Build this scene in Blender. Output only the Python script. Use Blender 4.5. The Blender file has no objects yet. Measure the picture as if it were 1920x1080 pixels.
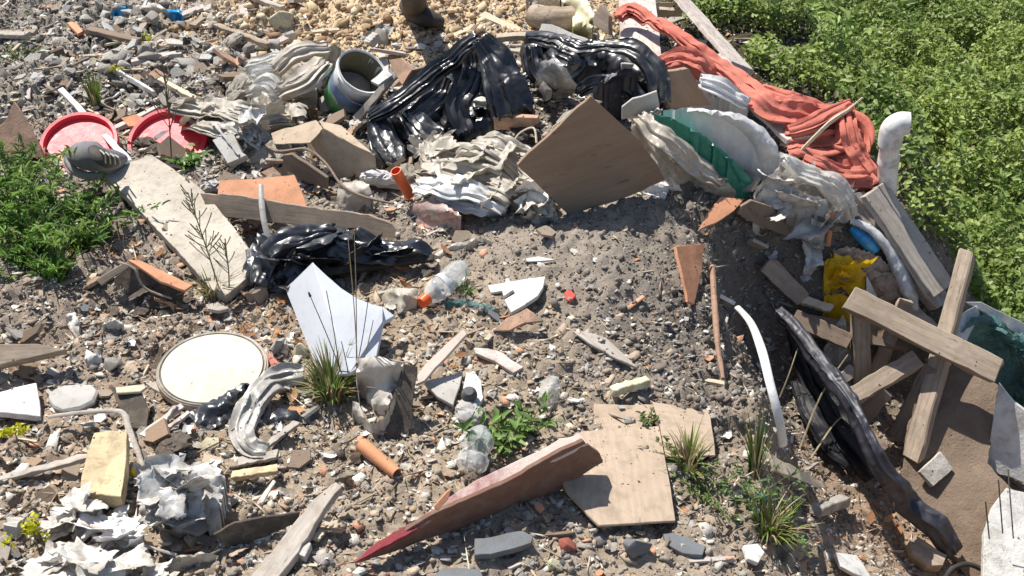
import bpy, bmesh, math, random
import numpy as np
from mathutils import Vector, Matrix, geometry
random.seed(7); RNG = np.random.default_rng(7)
S = bpy.context.scene
C = S.collection
# ---------------------------------------------------------------- camera
PITCH = math.radians(32.0); HC = 2.05; F = 2318.0
cam = bpy.data.cameras.new('camera'); co = bpy.data.objects.new('camera', cam); C.objects.link(co)
cam.lens = 36.0*F/1920.0; cam.sensor_width = 36.0; cam.clip_end = 500; cam.clip_start = 0.05
co.location = (0, 0, HC); co.rotation_euler = (math.pi/2-PITCH, 0, 0); S.camera = co
FW = np.array([0, math.cos(PITCH), -math.sin(PITCH)]); UP = np.array([0, math.sin(PITCH), math.cos(PITCH)]); RT = np.array([1.0, 0, 0])
# ---------------------------------------------------------------- light
SUN = Vector((-0.45, 0.45, 1.12)).normalized()
EL = math.asin(SUN.z); AZ = math.atan2(SUN.x, SUN.y)
w = bpy.data.worlds.new('World'); S.world = w; w.use_nodes = True
nt = w.node_tree; sky = nt.nodes.new('ShaderNodeTexSky'); sky.sky_type = 'NISHITA'; sky.sun_disc = False
sky.sun_elevation = EL; sky.sun_rotation = AZ
nt.links.new(sky.outputs[0], nt.nodes['Background'].inputs[0]); nt.nodes['Background'].inputs[1].default_value = 0.09
sl = bpy.data.lights.new('sun', 'SUN'); sl.energy = 5.0; sl.angle = math.radians(0.5); sl.color = (1, .955, .88)
so = bpy.data.objects.new('sun', sl); C.objects.link(so); so.rotation_euler = SUN.to_track_quat('Z', 'Y').to_euler(); so.location = (0, 0, 6)
S.view_settings.view_transform = 'Standard'; S.view_settings.look = 'None'; S.view_settings.exposure = 0.52; S.view_settings.gamma = 1
S.render.engine = 'CYCLES'; S.cycles.max_bounces = 6; S.cycles.transparent_max_bounces = 12
# ---------------------------------------------------------------- noise
def _h(ix, iy, s):
    n = (ix.astype(np.int64)*374761393 + iy.astype(np.int64)*668265263 + s*1442695041) & 0xffffffff
    n = ((n ^ (n >> 13))*1274126177) & 0xffffffff
    return ((n ^ (n >> 16)) & 0xffff)/65535.0
def vn(x, y, s=0):
    x = np.asarray(x, float); y = np.asarray(y, float)
    ix = np.floor(x); iy = np.floor(y); fx = x-ix; fy = y-iy
    fx = fx*fx*(3-2*fx); fy = fy*fy*(3-2*fy)
    a = _h(ix, iy, s); b = _h(ix+1, iy, s); c = _h(ix, iy+1, s); d = _h(ix+1, iy+1, s)
    return (a*(1-fx)+b*fx)*(1-fy)+(c*(1-fx)+d*fx)*fy*1.0
def fbm(x, y, s=0, o=4):
    t = 0; a = .5
    for i in range(o):
        t = t+a*(vn(x, y, s+i*7)-.5)*2; x = x*2.03+11.3; y = y*2.03+5.7; a *= .5
    return t
def tin(u, v, s=0):
    """flat facets meeting in sharp creases"""
    ix = np.floor(u); iy = np.floor(v); fx = u-ix; fy = v-iy
    a = _h(ix, iy, s); b = _h(ix+1, iy, s); c = _h(ix, iy+1, s); d = _h(ix+1, iy+1, s); sw = ((ix+iy) % 2) > .5
    lo = np.where(fx > fy, a+(b-a)*fx+(d-b)*fy, a+(d-c)*fx+(c-a)*fy)
    hi = np.where(fx+fy < 1, a+(b-a)*fx+(c-a)*fy, d+(c-d)*(1-fx)+(b-d)*(1-fy))
    return np.where(sw, lo, hi)*2-1
def crumple(u, v, s=0, k=9, warp=.4):
    u2 = u+warp*fbm(u*.9, v*.9, s+3, 2); v2 = v+warp*fbm(u*.9+9, v*.9+4, s+5, 2); c, sn = math.cos(s), math.sin(s); u2, v2 = u2*c-v2*sn, u2*sn+v2*c
    t = tin(u2*.8, v2*.8, s)+.55*tin(u2*1.7+v2*.4, v2*1.7, s+11)
    m = vn(u*.7, v*.7, s+17); t = t+(.25+.5*m)*tin(u2*3.6, v2*3.4-u2, s+23)
    if k > 6: t = t+.20*m*tin(u2*7.3+v2, v2*7.1, s+31)
    return t
# ---------------------------------------------------------------- terrain
def ray(px, py):
    px = np.asarray(px, float); py = np.asarray(py, float)
    a = (px-960)/F; b = (540-py)/F
    return FW[None, :]+a.reshape(-1, 1)*RT[None, :]+b.reshape(-1, 1)*UP[None, :]
def plane_pt(px, py, z):
    d = ray([px], [py])[0]; t = (z-HC)/d[2]; return np.array([d[0]*t, d[1]*t, z])
HCP = [(60, 1060, .0), (300, 1040, -.02), (520, 1040, .02), (760, 1060, .0), (1000, 1060, .0), (1250, 1060, -.03), (1450, 1060, -.12), (1650, 1060, -.2), (1850, 1070, -.42),
 (60, 900, .02), (250, 850, .05), (420, 900, -.02), (600, 850, .02), (800, 850, .0), (1000, 850, .0), (1200, 880, .0), (1380, 880, -.05), (1480, 950, -.14), (1600, 960, -.24), (1560, 850, -.5), (1750, 930, -.5), (1870, 900, -.5),
 (60, 700, .04), (250, 700, .0), (400, 690, .0), (600, 650, .04), (800, 650, .05), (1000, 650, .07), (1200, 650, .08), (1350, 650, .07), (1420, 700, .05), (1425, 800, .0), (1500, 720, -.45), (1540, 780, -.52), (1600, 750, -.34), (1750, 780, -.46), (1470, 760, -.2), (1880, 780, -.45),
 (60, 500, .1), (250, 500, .03), (450, 520, .02), (650, 500, .03), (850, 480, .08), (1000, 450, .14), (1150, 420, .19), (1280, 450, .18), (1400, 480, .10), (1480, 540, .0), (1560, 600, -.18), (1650, 620, -.2), (1600, 500, .0), (1720, 560, -.02), (1880, 680, -.28),
 (60, 350, .08), (250, 350, .05), (450, 350, .05), (650, 340, .05), (850, 330, .08), (1050, 330, .12), (1250, 330, .16), (1400, 350, .14), (1520, 400, .08), (1640, 430, .02), 
 (60, 200, .04), (250, 200, .03), (450, 200, .05), (650, 200, .06), (850, 200, .12), (1050, 170, .16), (1250, 180, .16), (1400, 230, .14), (1500, 290, .08),
 (60, 60, .0), (250, 60, .02), (450, 60, .06), (650, 60, .1), (850, 60, .12), (1050, 60, .12), (1200, 60, .1), (1330, 130, .08), (60, -60, .0), (400, -60, .08), (800, -60, .16), (1150, -60, .08),
 (1500, 50, -.85), (1400, -40, -.85), (1650, 100, -.85), (1800, 50, -.85), (1700, 220, -.85), (1900, 300, -.85), (1850, 430, -.8), (1980, 560, -.75), (2050, 400, -.85), (2000, 100, -.85), (1850, -100, -.85), (2000, 700, -.6)]
HP = np.array([np.append(plane_pt(a, b, z)[:2], z) for a, b, z in HCP])
def rbf(x, y, P, vals, s=.22):
    x = np.asarray(x, float); y = np.asarray(y, float); num = 0; den = 0
    r2m = None
    for i in range(len(P)):
        r2 = (x-P[i, 0])**2+(y-P[i, 1])**2
        ww = np.exp(-r2/(2*s*s))+1e-6/(r2*r2+.01); den = den+ww
        num = num+(ww[..., None]*vals[i] if np.ndim(vals[i]) else ww*vals[i])
    return num/(den[..., None] if np.ndim(vals[0]) else den)
def sst(t): t = np.clip(t, 0, 1); return t*t*(3-2*t)
SL = np.array([plane_pt(a, b, .1)[:2] for a, b in [(1440, 960), (1415, 840), (1385, 720), (1350, 600), (1318, 500), (1300, 430)]]); SY = SL[:, 1]; SX = SL[:, 0]
def Hraw(x, y):
    h = rbf(x, y, HP, HP[:, 2])
    veg = np.clip((-h-.35)/.3, 0, 1); far = np.clip((np.hypot(x, y-4.5)-5)/4, 0, 1)
    h = h*(1-far)+(-.8)*far*(x > .5)+(-.02)*far*(x <= .5)
    h = h-.30*sst((x-np.interp(y, SY, SX)-.04+.07*fbm(y*5.3, y*0+3, 91, 3)+.06*fbm(x*11, y*11, 92, 2))/(.23+.06*np.sin(y*7)))*sst((3.75-y)/.3)*sst((y-2.0)/.3)*sst((2.6-x)/.6)
    rough = 1-.12*np.exp(-((x-.45)**2+(y-4.2)**2)/(2*.35**2))
    rough = rough+.9*np.exp(-((x-np.interp(y, SY, SX)-.08)/.16)**2)*sst((3.9-y)/.3)
    rough = rough+1.0*np.clip((-.55-x)/.5, 0, 1)*np.clip((y-4.3)/.4, 0, 1)*np.clip((6.2-y)/.5, 0, 1)+.7*np.exp(-((x+1.25)**2+(y-3.55)**2)/(2*.33**2))+.5*np.exp(-((x-.45)**2+(y-5.4)**2)/(2*.6**2))+.6*np.clip((2.6-y)/.4, 0, 1)*np.clip((-.4-x)/.3, 0, 1)
    d = .030*fbm(x*3.1, y*3.1, 1, 2)+rough*(.030*fbm(x*9, y*9, 2, 2)+.030*np.abs(fbm(x*22, y*22, 3, 2))+.016*fbm(x*50, y*50, 4, 2))
    return h+d
X0, X1, Y0, Y1, GS = -4.2, 4.6, .6, 10.2, .0125
gx = np.arange(X0, X1, GS); gy = np.arange(Y0, Y1, GS); GX, GY = np.meshgrid(gx, gy); GH = Hraw(GX, GY)
def T(x, y):
    fx = np.clip((np.asarray(x)-X0)/GS, 0, len(gx)-1.001); fy = np.clip((np.asarray(y)-Y0)/GS, 0, len(gy)-1.001)
    i = fx.astype(int); j = fy.astype(int); a = fx-i; b = fy-j
    return (GH[j, i]*(1-a)+GH[j, i+1]*a)*(1-b)+(GH[j+1, i]*(1-a)+GH[j+1, i+1]*a)*b
GSm = GH.copy()
for _ in range(4):                       # a smoothed height for resting large things on the mean ground
    k = 4
    GSm = (GSm+np.roll(GSm, k, 0)+np.roll(GSm, -k, 0)+np.roll(GSm, k, 1)+np.roll(GSm, -k, 1))/5
def Ts(x, y):
    i = np.clip(((np.asarray(x)-X0)/GS).astype(int), 0, len(gx)-1); j = np.clip(((np.asarray(y)-Y0)/GS).astype(int), 0, len(gy)-1)
    return GSm[j, i]
def solve(px, py, lift, smooth=True):
    """the point on each pixel's sight line that is `lift` metres above the ground"""
    d = ray(px, py); n = len(d); lift = np.broadcast_to(np.asarray(lift, float), (n,)); f = Ts if smooth else T
    t = np.full(n, 1.8); done = np.zeros(n, bool); st = .03; lo = t.copy()
    for _ in range(300):
        P = d*t[:, None]; P[:, 2] += HC
        under = P[:, 2] < f(P[:, 0], P[:, 1])+lift
        done |= under; lo = np.where(done, lo, t); t = np.where(done, t, t+st)
        if done.all(): break
    hi = t.copy()
    for _ in range(12):
        m = (lo+hi)/2; P = d*m[:, None]; P[:, 2] += HC; u = P[:, 2] < f(P[:, 0], P[:, 1])+lift
        hi = np.where(u, m, hi); lo = np.where(u, lo, m)
    P = d*hi[:, None]; P[:, 2] += HC; return P
def at(px, py, lift=0.0): return Vector(solve([px], [py], lift)[0])
def mpp(p): return float(np.dot(np.array(p)-np.array([0, 0, HC]), FW))/F    # metres per photo pixel there
# ---------------------------------------------------------------- materials
class NT:
    def __init__(s, name):
        s.m = bpy.data.materials.new(name); s.m.use_nodes = True; s.t = s.m.node_tree; s.b = s.t.nodes['Principled BSDF']; s.o = s.t.nodes['Material Output']
    def n(s, ty, **k):
        x = s.t.nodes.new('ShaderNode'+ty)
        for a, b in k.items(): setattr(x, a, b)
        return x
    def l(s, a, b): s.t.links.new(a, b)
    def coord(s, scale=(1, 1, 1), out='Object'):
        tc = s.n('TexCoord'); mp = s.n('Mapping'); mp.inputs['Scale'].default_value = scale; s.l(tc.outputs[out], mp.inputs[0]); return mp.outputs[0]
    def noise(s, vec, scale, detail=6, rough=.6, dist=0):
        x = s.n('TexNoise'); x.inputs['Scale'].default_value = scale; x.inputs['Detail'].default_value = detail; x.inputs['Roughness'].default_value = rough
        x.inputs['Distortion'].default_value = dist; s.l(vec, x.inputs['Vector']); return x.outputs['Fac']
    def ridged(s, vec, scale, detail=4, rough=.5):
        x = s.n('TexNoise'); x.noise_type = 'RIDGED_MULTIFRACTAL'; x.inputs['Scale'].default_value = scale; x.inputs['Detail'].default_value = detail; x.inputs['Roughness'].default_value = rough
        x.inputs['Distortion'].default_value = .6; s.l(vec, x.inputs['Vector']); return x.outputs['Fac']
    def ramp(s, f, stops):
        r = s.n('ValToRGB'); e = r.color_ramp.elements
        while len(e) < len(stops): e.new(.5)
        for q, (p, c) in zip(e, stops): q.position = p; q.color = (*c, 1) if len(c) == 3 else c
        s.l(f, r.inputs[0]); return r.outputs[0]
    def mix(s, f, a, b, mode='MIX'):
        x = s.n('Mix', data_type='RGBA', blend_type=mode)
        for v, k in ((f, 0), (a, 6), (b, 7)):
            if hasattr(v, 'node'): s.l(v, x.inputs[k])
            else: x.inputs[k].default_value = v if k == 0 else (*v, 1)
        return x.outputs[2]
    def bump(s, h, strength=.3, dist=.005):
        x = s.n('Bump'); x.inputs['Strength'].default_value = strength; x.inputs['Distance'].default_value = dist; s.l(h, x.inputs['Height']); s.l(x.outputs[0], s.b.inputs['Normal']); return x
    def mth(s, op, a, b):
        x = s.n('Math', operation=op)
        for v, k in ((a, 0), (b, 1)):
            if hasattr(v, 'node'): s.l(v, x.inputs[k])
            else: x.inputs[k].default_value = v
        return x.outputs[0]
MATS = {}
DIRT = (.22, .175, .13)
def dirty(name, c1, c2=None, s1=9, dirt=.35, rough=.8, bump=.35, dirtcol=DIRT, spec=.3, rnd=0, ds=28, trans=0):
    if name in MATS: return MATS[name]
    t = NT(name); v = t.coord(); c2 = c2 or tuple(x*.8 for x in c1)
    n1 = t.noise(v, s1, 7, .65); col = t.mix(t.ramp(n1, [(.35, (0, 0, 0)), (.65, (1, 1, 1))]), c1, c2)
    n2 = t.noise(v, ds, 8, .7, .4); e = .61-.30*dirt
    col = t.mix(t.mth('MULTIPLY', t.ramp(n2, [(e-.05, (0, 0, 0)), (e+.09, (1, 1, 1))]), min(1, dirt*1.6)), col, dirtcol)
    n4 = t.noise(v, 3.2, 3, .5); col = t.mix(t.mth('MULTIPLY', t.ramp(n4, [(.45, (0, 0, 0)), (.7, (1, 1, 1))]), dirt*1.1), col, dirtcol)
    if rnd:
        oi = t.n('ObjectInfo'); h = t.n('HueSaturation'); t.l(col, h.inputs['Color']); t.l(t.mth('ADD', t.mth('MULTIPLY', oi.outputs['Random'], rnd), 1-rnd/2), h.inputs['Value']); col = h.outputs[0]
    t.l(col, t.b.inputs['Base Color']); t.b.inputs['Specular IOR Level'].default_value = spec
    t.l(t.ramp(n2, [(.3, (rough*.8,)*3), (.7, (min(1, rough*1.15),)*3)]), t.b.inputs['Roughness'])
    n3 = t.noise(v, 120, 6, .7); t.bump(t.mth('ADD', n3, t.mth('MULTIPLY', n2, 1.5)), bump, .004)
    if trans: 
        t.b.inputs['Transmission Weight'].default_value = 0
        tr = t.n('BsdfTranslucent'); t.l(col, tr.inputs[0]); mx = t.n('MixShader'); mx.inputs[0].default_value = trans
        t.l(t.b.outputs[0], mx.inputs[1]); t.l(tr.outputs[0], mx.inputs[2]); t.l(mx.outputs[0], t.o.inputs[0])
    MATS[name] = t.m; return t.m
def wood(name, c1, c2, dirt=.25, rough=.85, grain=1.0, dirtcol=DIRT, rings=False):
    if name in MATS: return MATS[name]
    t = NT(name); v = t.coord((2.2, 34*grain, 34*grain)); 
    n1 = t.noise(v, 1.6, 8, .65, .8); col = t.mix(t.ramp(n1, [(.3, (0, 0, 0)), (.7, (1, 1, 1))]), c1, c2)
    if rings:
        wv = t.n('TexWave'); wv.wave_type = 'RINGS'; wv.inputs['Scale'].default_value = 9; wv.inputs['Distortion'].default_value = 9; wv.inputs['Detail'].default_value = 3; wv.inputs['Detail Scale'].default_value = 1.4
        t.l(t.coord((.5, 1.6, 1)), wv.inputs[0]); col = t.mix(t.mth('MULTIPLY', wv.outputs['Fac'], .35), col, tuple(x*.72 for x in c1))
    v2 = t.coord(); n2 = t.noise(v2, 22, 8, .7, .3); e = .61-.30*dirt
    col = t.mix(t.mth('MULTIPLY', t.ramp(n2, [(e-.06, (0, 0, 0)), (e+.1, (1, 1, 1))]), min(1, dirt*1.6)), col, dirtcol)
    crk = t.ramp(t.noise(v, 3.4, 5, .7), [(.33, (1, 1, 1)), (.38, (0, 0, 0))]); col = t.mix(t.mth('MULTIPLY', crk, .6), col, tuple(x*.35 for x in c2))
    t.l(col, t.b.inputs['Base Color']); t.b.inputs['Roughness'].default_value = rough; t.b.inputs['Specular IOR Level'].default_value = .25
    t.bump(t.mth('ADD', n1, t.mth('MULTIPLY', crk, -.8)), .5, .003); MATS[name] = t.m; return t.m
def film(name, col, col2=None, rough=.22, bump=.4, dust=.15, dustcol=(.4, .36, .3), alpha=1.0, spec=.6, sc=26, trans=0, coat=0):
    if name in MATS: return MATS[name]
    t = NT(name); v = t.coord(); n1 = t.noise(v, sc, 6, .6, 1.2); n0 = t.noise(v, 7, 6, .7, .5)
    c = t.mix(t.ramp(n1, [(.35, (0, 0, 0)), (.65, (1, 1, 1))]), col, col2 or tuple(x*.8 for x in col))
    dm = t.mth('MULTIPLY', t.ramp(n0, [(.45, (0, 0, 0)), (.7, (1, 1, 1))]), dust); c = t.mix(dm, c, dustcol)
    t.l(c, t.b.inputs['Base Color']); t.l(t.mth('ADD', dm, rough), t.b.inputs['Roughness']); t.b.inputs['Specular IOR Level'].default_value = spec
    if coat: t.b.inputs['Coat Weight'].default_value = coat; t.b.inputs['Coat Roughness'].default_value = .12
    t.bump(t.ridged(v, sc*.8), min(1, bump*1.6), .010); last = t.b.outputs[0]
    if trans:
        tr = t.n('BsdfTranslucent'); t.l(c, tr.inputs[0]); mx = t.n('MixShader'); mx.inputs[0].default_value = trans; t.l(last, mx.inputs[1]); t.l(tr.outputs[0], mx.inputs[2]); last = mx.outputs[0]
    if alpha < 1:
        tp = t.n('BsdfTransparent'); mx = t.n('MixShader'); t.l(t.ramp(n0, [(.3, (alpha*.6,)*3), (.7, (min(1, alpha*1.4),)*3)]), mx.inputs[0]); t.l(tp.outputs[0], mx.inputs[1]); t.l(last, mx.inputs[2]); last = mx.outputs[0]
    t.l(last, t.o.inputs[0]); MATS[name] = t.m; return t.m
def vcol(name, rough=.9, bump=.5, sc=90, trans=0, spec=.2, var=.25):
    if name in MATS: return MATS[name]
    t = NT(name); a = t.n('VertexColor', layer_name='col'); v = t.coord(); n = t.noise(v, sc, 5, .65)
    c = t.mix(1.0, a.outputs[0], t.ramp(n, [(.3, (1-var,)*3), (.7, (1+var*.3,)*3)]), 'MULTIPLY')
    t.l(c, t.b.inputs['Base Color']); t.b.inputs['Roughness'].default_value = rough; t.b.inputs['Specular IOR Level'].default_value = spec
    t.bump(n, bump, .004)
    if trans:
        tr = t.n('BsdfTranslucent'); t.l(c, tr.inputs[0]); mx = t.n('MixShader'); mx.inputs[0].default_value = trans; t.l(t.b.outputs[0], mx.inputs[1]); t.l(tr.outputs[0], mx.inputs[2]); t.l(mx.outputs[0], t.o.inputs[0])
    MATS[name] = t.m; return t.m
# ---------------------------------------------------------------- object helpers
def tag(o, label, cat, group=None, kind=None):
    if label: o['label'] = label
    if cat: o['category'] = cat
    if group: o['group'] = group
    if kind: o['kind'] = kind
    return o
def npmesh(name, V, Fq, mat, cols=None, smooth=False):
    me = bpy.data.meshes.new(name); k = Fq.shape[1]; me.vertices.add(len(V)); me.vertices.foreach_set('co', np.asarray(V, np.float32).ravel())
    me.loops.add(Fq.size); me.loops.foreach_set('vertex_index', Fq.astype(np.int32).ravel()); me.polygons.add(len(Fq))
    me.polygons.foreach_set('loop_start', np.arange(0, Fq.size, k, dtype=np.int32)); 
    me.update(calc_edges=True)
    if smooth: me.polygons.foreach_set('use_smooth', np.ones(len(Fq), bool))
    if cols is not None:
        ca = me.color_attributes.new('col', 'FLOAT_COLOR', 'POINT'); cc = np.ones((len(V), 4), np.float32); cc[:, :3] = cols; ca.data.foreach_set('color', cc.ravel())
    me.materials.append(mat); o = bpy.data.objects.new(name, me); C.objects.link(o); return o
def mk(name, V, Fs, mat, parent=None, M=None, smooth=None):
    me = bpy.data.meshes.new(name); me.from_pydata([tuple(v) for v in V], [], Fs); me.materials.append(mat)
    if smooth is not None:
        me.polygons.foreach_set('use_smooth', [True]*len(me.polygons)); me.set_sharp_from_angle(angle=math.radians(smooth))
    o = bpy.data.objects.new(name, me); C.objects.link(o)
    if M is not None: o.matrix_world = M
    if parent is not None: o.parent = parent
    return o
def empty(name, loc, label, cat, group=None):
    e = bpy.data.objects.new(name, None); C.objects.link(e); e.empty_display_size = .05
    e.matrix_world = Matrix.Translation(loc); bpy.context.view_layer.update(); return tag(e, label, cat, group)
def adopt(o, parent):
    o.parent = parent; o.matrix_parent_inverse = parent.matrix_world.inverted(); return o
def refine(poly, step, rag, seed=0):
    r = random.Random(seed); out = []
    n = len(poly)
    for i in range(n):
        a = poly[i]; b = poly[(i+1) % n]; L = math.hypot(b[0]-a[0], b[1]-a[1]); k = max(1, int(L/step))
        for j in range(k):
            t = j/k; q = [a[m]*(1-t)+b[m]*t for m in range(len(a))]
            if j: q[0] += r.uniform(-rag, rag); q[1] += r.uniform(-rag, rag)
            out.append(tuple(q))
    return out
def tri(outl, step, seed=0):
    """triangulate a polygon with jittered inner points -> points Nx2 (outline first), faces"""
    P = np.array([(a[0], a[1]) for a in outl]); r = np.random.default_rng(seed)
    xs = np.arange(P[:, 0].min(), P[:, 0].max(), step); ys = np.arange(P[:, 1].min(), P[:, 1].max(), step)
    G = np.array([(x, y) for x in xs for y in ys], float).reshape(-1, 2); G += r.uniform(-.3, .3, G.shape)*step
    d = edgedist(G, P)
    keep = d > step*.55; G = G[keep]
    n = len(P); ed = [(i, (i+1) % n) for i in range(n)]
    vs, _, fs, ov, _, _ = geometry.delaunay_2d_cdt([Vector(p) for p in np.vstack([P, G])], ed, [], 1, 1e-4)
    V = np.array([tuple(v) for v in vs]); src = [o[0] if o else -1 for o in ov]
    fs2 = []
    for f in fs:
        a, b, c = [V[i] for i in f[:3]]
        fs2.append(list(f) if (b[0]-a[0])*(c[1]-a[1])-(b[1]-a[1])*(c[0]-a[0]) < 0 else list(f)[::-1])
    return V, fs2, n
def edgedist(Q, P):
    A = P; B = np.roll(P, -1, 0); best = np.full(len(Q), 1e9); inside = np.zeros(len(Q), bool)
    for a, b in zip(A, B):
        ab = b-a; L = max(1e-9, ab@ab); t = np.clip(((Q-a)@ab)/L, 0, 1); best = np.minimum(best, np.hypot(*(Q-(a+t[:, None]*ab)).T))
        c = ((a[1] > Q[:, 1]) != (b[1] > Q[:, 1])); xi = a[0]+(Q[:, 1]-a[1])*(b[0]-a[0])/((b[1]-a[1]) if abs(b[1]-a[1]) > 1e-9 else 1e-9); inside ^= c & (Q[:, 0] < xi)
    return np.where(inside, best, -best)
def boundary(fs):
    cnt = {}
    for f in fs:
        for i in range(len(f)):
            a, b = f[i], f[(i+1) % len(f)]; cnt[(a, b)] = 1
    return [(a, b) for (a, b) in cnt if (b, a) not in cnt]
def board(name, label, cat, outl, mat, lift=.02, ref=None, th=.012, rag=1.0, warp=.003, step=14, parent=None, group=None, grain=None, bevel=.0015, seed=None, thinback=False):
    """a flat board, tile or slab of real thickness whose near face has the given outline"""
    seed = seed if seed is not None else int(outl[0][0]*7+outl[0][1])
    R = ref or [(a[0], a[1], lift) for a in outl]
    Q = solve([r[0] for r in R], [r[1] for r in R], [r[2] for r in R]); c = Q.mean(0); nn = np.linalg.svd(Q-c)[2][2]
    if nn @ (np.array([0, 0, HC])-c) < 0: nn = -nn
    ol = refine([(a[0], a[1]) for a in outl], step, rag, seed); V2, fs, n = tri(ol, step, seed)
    d = ray(V2[:, 0], V2[:, 1]); o = np.array([0, 0, HC]); tt = ((c-o) @ nn)/(d @ nn); P = o+d*tt[:, None]
    g = grain or max(((outl[i], outl[(i+1) % len(outl)]) for i in range(len(outl))), key=lambda e: math.hypot(e[0][0]-e[1][0], e[0][1]-e[1][1]))
    dg = ray([g[0][0], g[1][0]], [g[0][1], g[1][1]]); tg = ((c-o) @ nn)/(dg @ nn); G = o+dg*tg[:, None]; ax = G[1]-G[0]; ax /= np.linalg.norm(ax); ay = np.cross(nn, ax)
    M = Matrix(((ax[0], ay[0], nn[0], c[0]), (ax[1], ay[1], nn[1], c[1]), (ax[2], ay[2], nn[2], c[2]), (0, 0, 0, 1)))
    L = np.stack([(P-c)@ax, (P-c)@ay, (P-c)@nn], 1); L[:, 2] += warp*fbm(L[:, 0]*5+seed, L[:, 1]*5, seed % 50, 3)*4
    n0 = len(L); B = L.copy(); B[:, 2] -= th*(1+.0*L[:, 0]); V = np.vstack([L, B]); Fs = [list(f) for f in fs]+[[i+n0 for i in f[::-1]] for f in fs]
    for a, b in boundary(fs): Fs.append([b, a, a+n0, b+n0])
    ob = mk(name, V, Fs, mat, None, M, smooth=30)
    if bevel:
        bv = ob.modifiers.new('bevel', 'BEVEL'); bv.width = bevel; bv.segments = 1; bv.limit_method = 'ANGLE'; bv.angle_limit = math.radians(50)
    if parent: adopt(ob, parent)
    return tag(ob, label, None if parent else cat, group)
HG = .42
def drape(name, label, cat, outl, mat, hgt=.05, amp=.012, sc=9, step=5, D=40, base=.008, rag=1.8, flaps=0, near=.7, seed=None, parent=None, group=None, fold=None, crease=40, k=9, skirt=True, ref=None, sm=55):
    """a crumpled sheet, sack or cloth lying over the ground; outline points may carry their own height"""
    seed = seed if seed is not None else int(outl[0][0]*3+outl[0][1]); o3 = [(a[0], a[1], a[2] if len(a) > 2 else base) for a in outl]
    ol = refine(o3, step, rag, seed); V2, fs, n = tri(ol, step, seed); OP = np.array([(a[0], a[1]) for a in ol]); OL = np.array([a[2] for a in ol]); tg_ = np.roll(OP, -2, 0)-np.roll(OP, 2, 0); nr_ = np.stack([tg_[:, 1], -tg_[:, 0]], 1); nr_ /= np.linalg.norm(nr_, axis=1)[:, None]+1e-9
    ar_ = (OP[:, 0]*np.roll(OP[:, 1], -1)-np.roll(OP[:, 0], -1)*OP[:, 1]).sum(); nr_ = nr_ if ar_ > 0 else -nr_; OL = OL*(1-near*np.clip(nr_[:, 1]*1.4, 0, 1))
    d = np.maximum(0, edgedist(V2, OP))
    lift = np.zeros(len(V2))
    for i in range(len(V2)):
        r2 = (OP[:, 0]-V2[i, 0])**2+(OP[:, 1]-V2[i, 1])**2+1.0; ww = 1/r2**1.3; lift[i] = (ww*OL).sum()/ww.sum()
    b = 1-(1-np.clip(d/D, 0, 1))**2; lift = lift+hgt*HG*b
    P = solve(V2[:, 0], V2[:, 1], lift)
    u = P[:, 0]; v = P[:, 1]*.7+P[:, 2]*.9; cr = crumple(u*sc, v*sc, seed % 100, k)*amp
    if fold:
        an, fs_, fa = fold; q = (u*math.cos(an)+v*math.sin(an))*fs_*1.5; q2 = q+1.6*fbm(u*4, v*4, seed % 77, 3); mm = .3+1.2*vn(u*7+3, v*7, seed % 31)
        cr = cr+fa*1.1*mm*(np.abs(np.sin(q2))*1.3-.6+.5*np.abs(np.sin(q2*2.3+1)))
    e_ = (.45+.55*b)[:, None]; c2 = crumple(u*sc+40, v*sc+9, seed % 90+7, k)*amp; c3 = crumple(u*sc-30, v*sc+70, seed % 80+5, k)*amp
    cr = np.clip(cr*1.05, -.9*(lift+.03), 9); P = P+np.array([0, -.35, .94])*cr[:, None]*e_+(np.array([1., 0, 0])*c2[:, None]+np.array([0, .8, .2])*c3[:, None])*.55*e_
    n0 = len(P); Fs = [list(f) for f in fs]
    if skirt:
        bd = boundary(fs); ids = {}; ex = []
        for a, bb in bd:
            for q in (a, bb):
                if q not in ids:
                    ids[q] = n0+len(ex); zz = float(T(P[q, 0], P[q, 1]))-.01; cc = P.mean(0); e = P[q].copy(); e[:2] += (cc[:2]-e[:2])*.06; e[2] = min(zz, P[q, 2]-.004); ex.append(e)
            Fs.append([bb, a, ids[a], ids[bb]])
        P = np.vstack([P, ex])
    if flaps:
        rr = np.random.default_rng(seed+5); inner = [i for i in range(len(d)) if d[i] > 6]; allP = [P]; off = len(P)
        for i in range(flaps):
            q = P[inner[rr.integers(len(inner))]]; sz_ = rr.uniform(.035, .085); GV, GF = crisp(int(rr.integers(1e6)), 9, rr.uniform(.35, .8)); a_ = rr.uniform(0, 6.28); tl = rr.uniform(-.7, .7); 
            W = GV*sz_; W = W@np.array([[1, 0, 0], [0, math.cos(tl), math.sin(tl)], [0, -math.sin(tl), math.cos(tl)]]); W = W@np.array([[math.cos(a_), math.sin(a_), 0], [-math.sin(a_), math.cos(a_), 0], [0, 0, 1]])
            allP.append(W+q+np.array([0, 0, .008])); Fs += [[int(k_)+off for k_ in f] for f in GF]; off += len(W)
        P = np.vstack(allP)
    c = P.mean(0); ob = mk(name, P-c, Fs, mat, None, Matrix.Translation(c), smooth=sm)
    if parent: adopt(ob, parent)
    return tag(ob, label, None if parent else cat, group)
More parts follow.
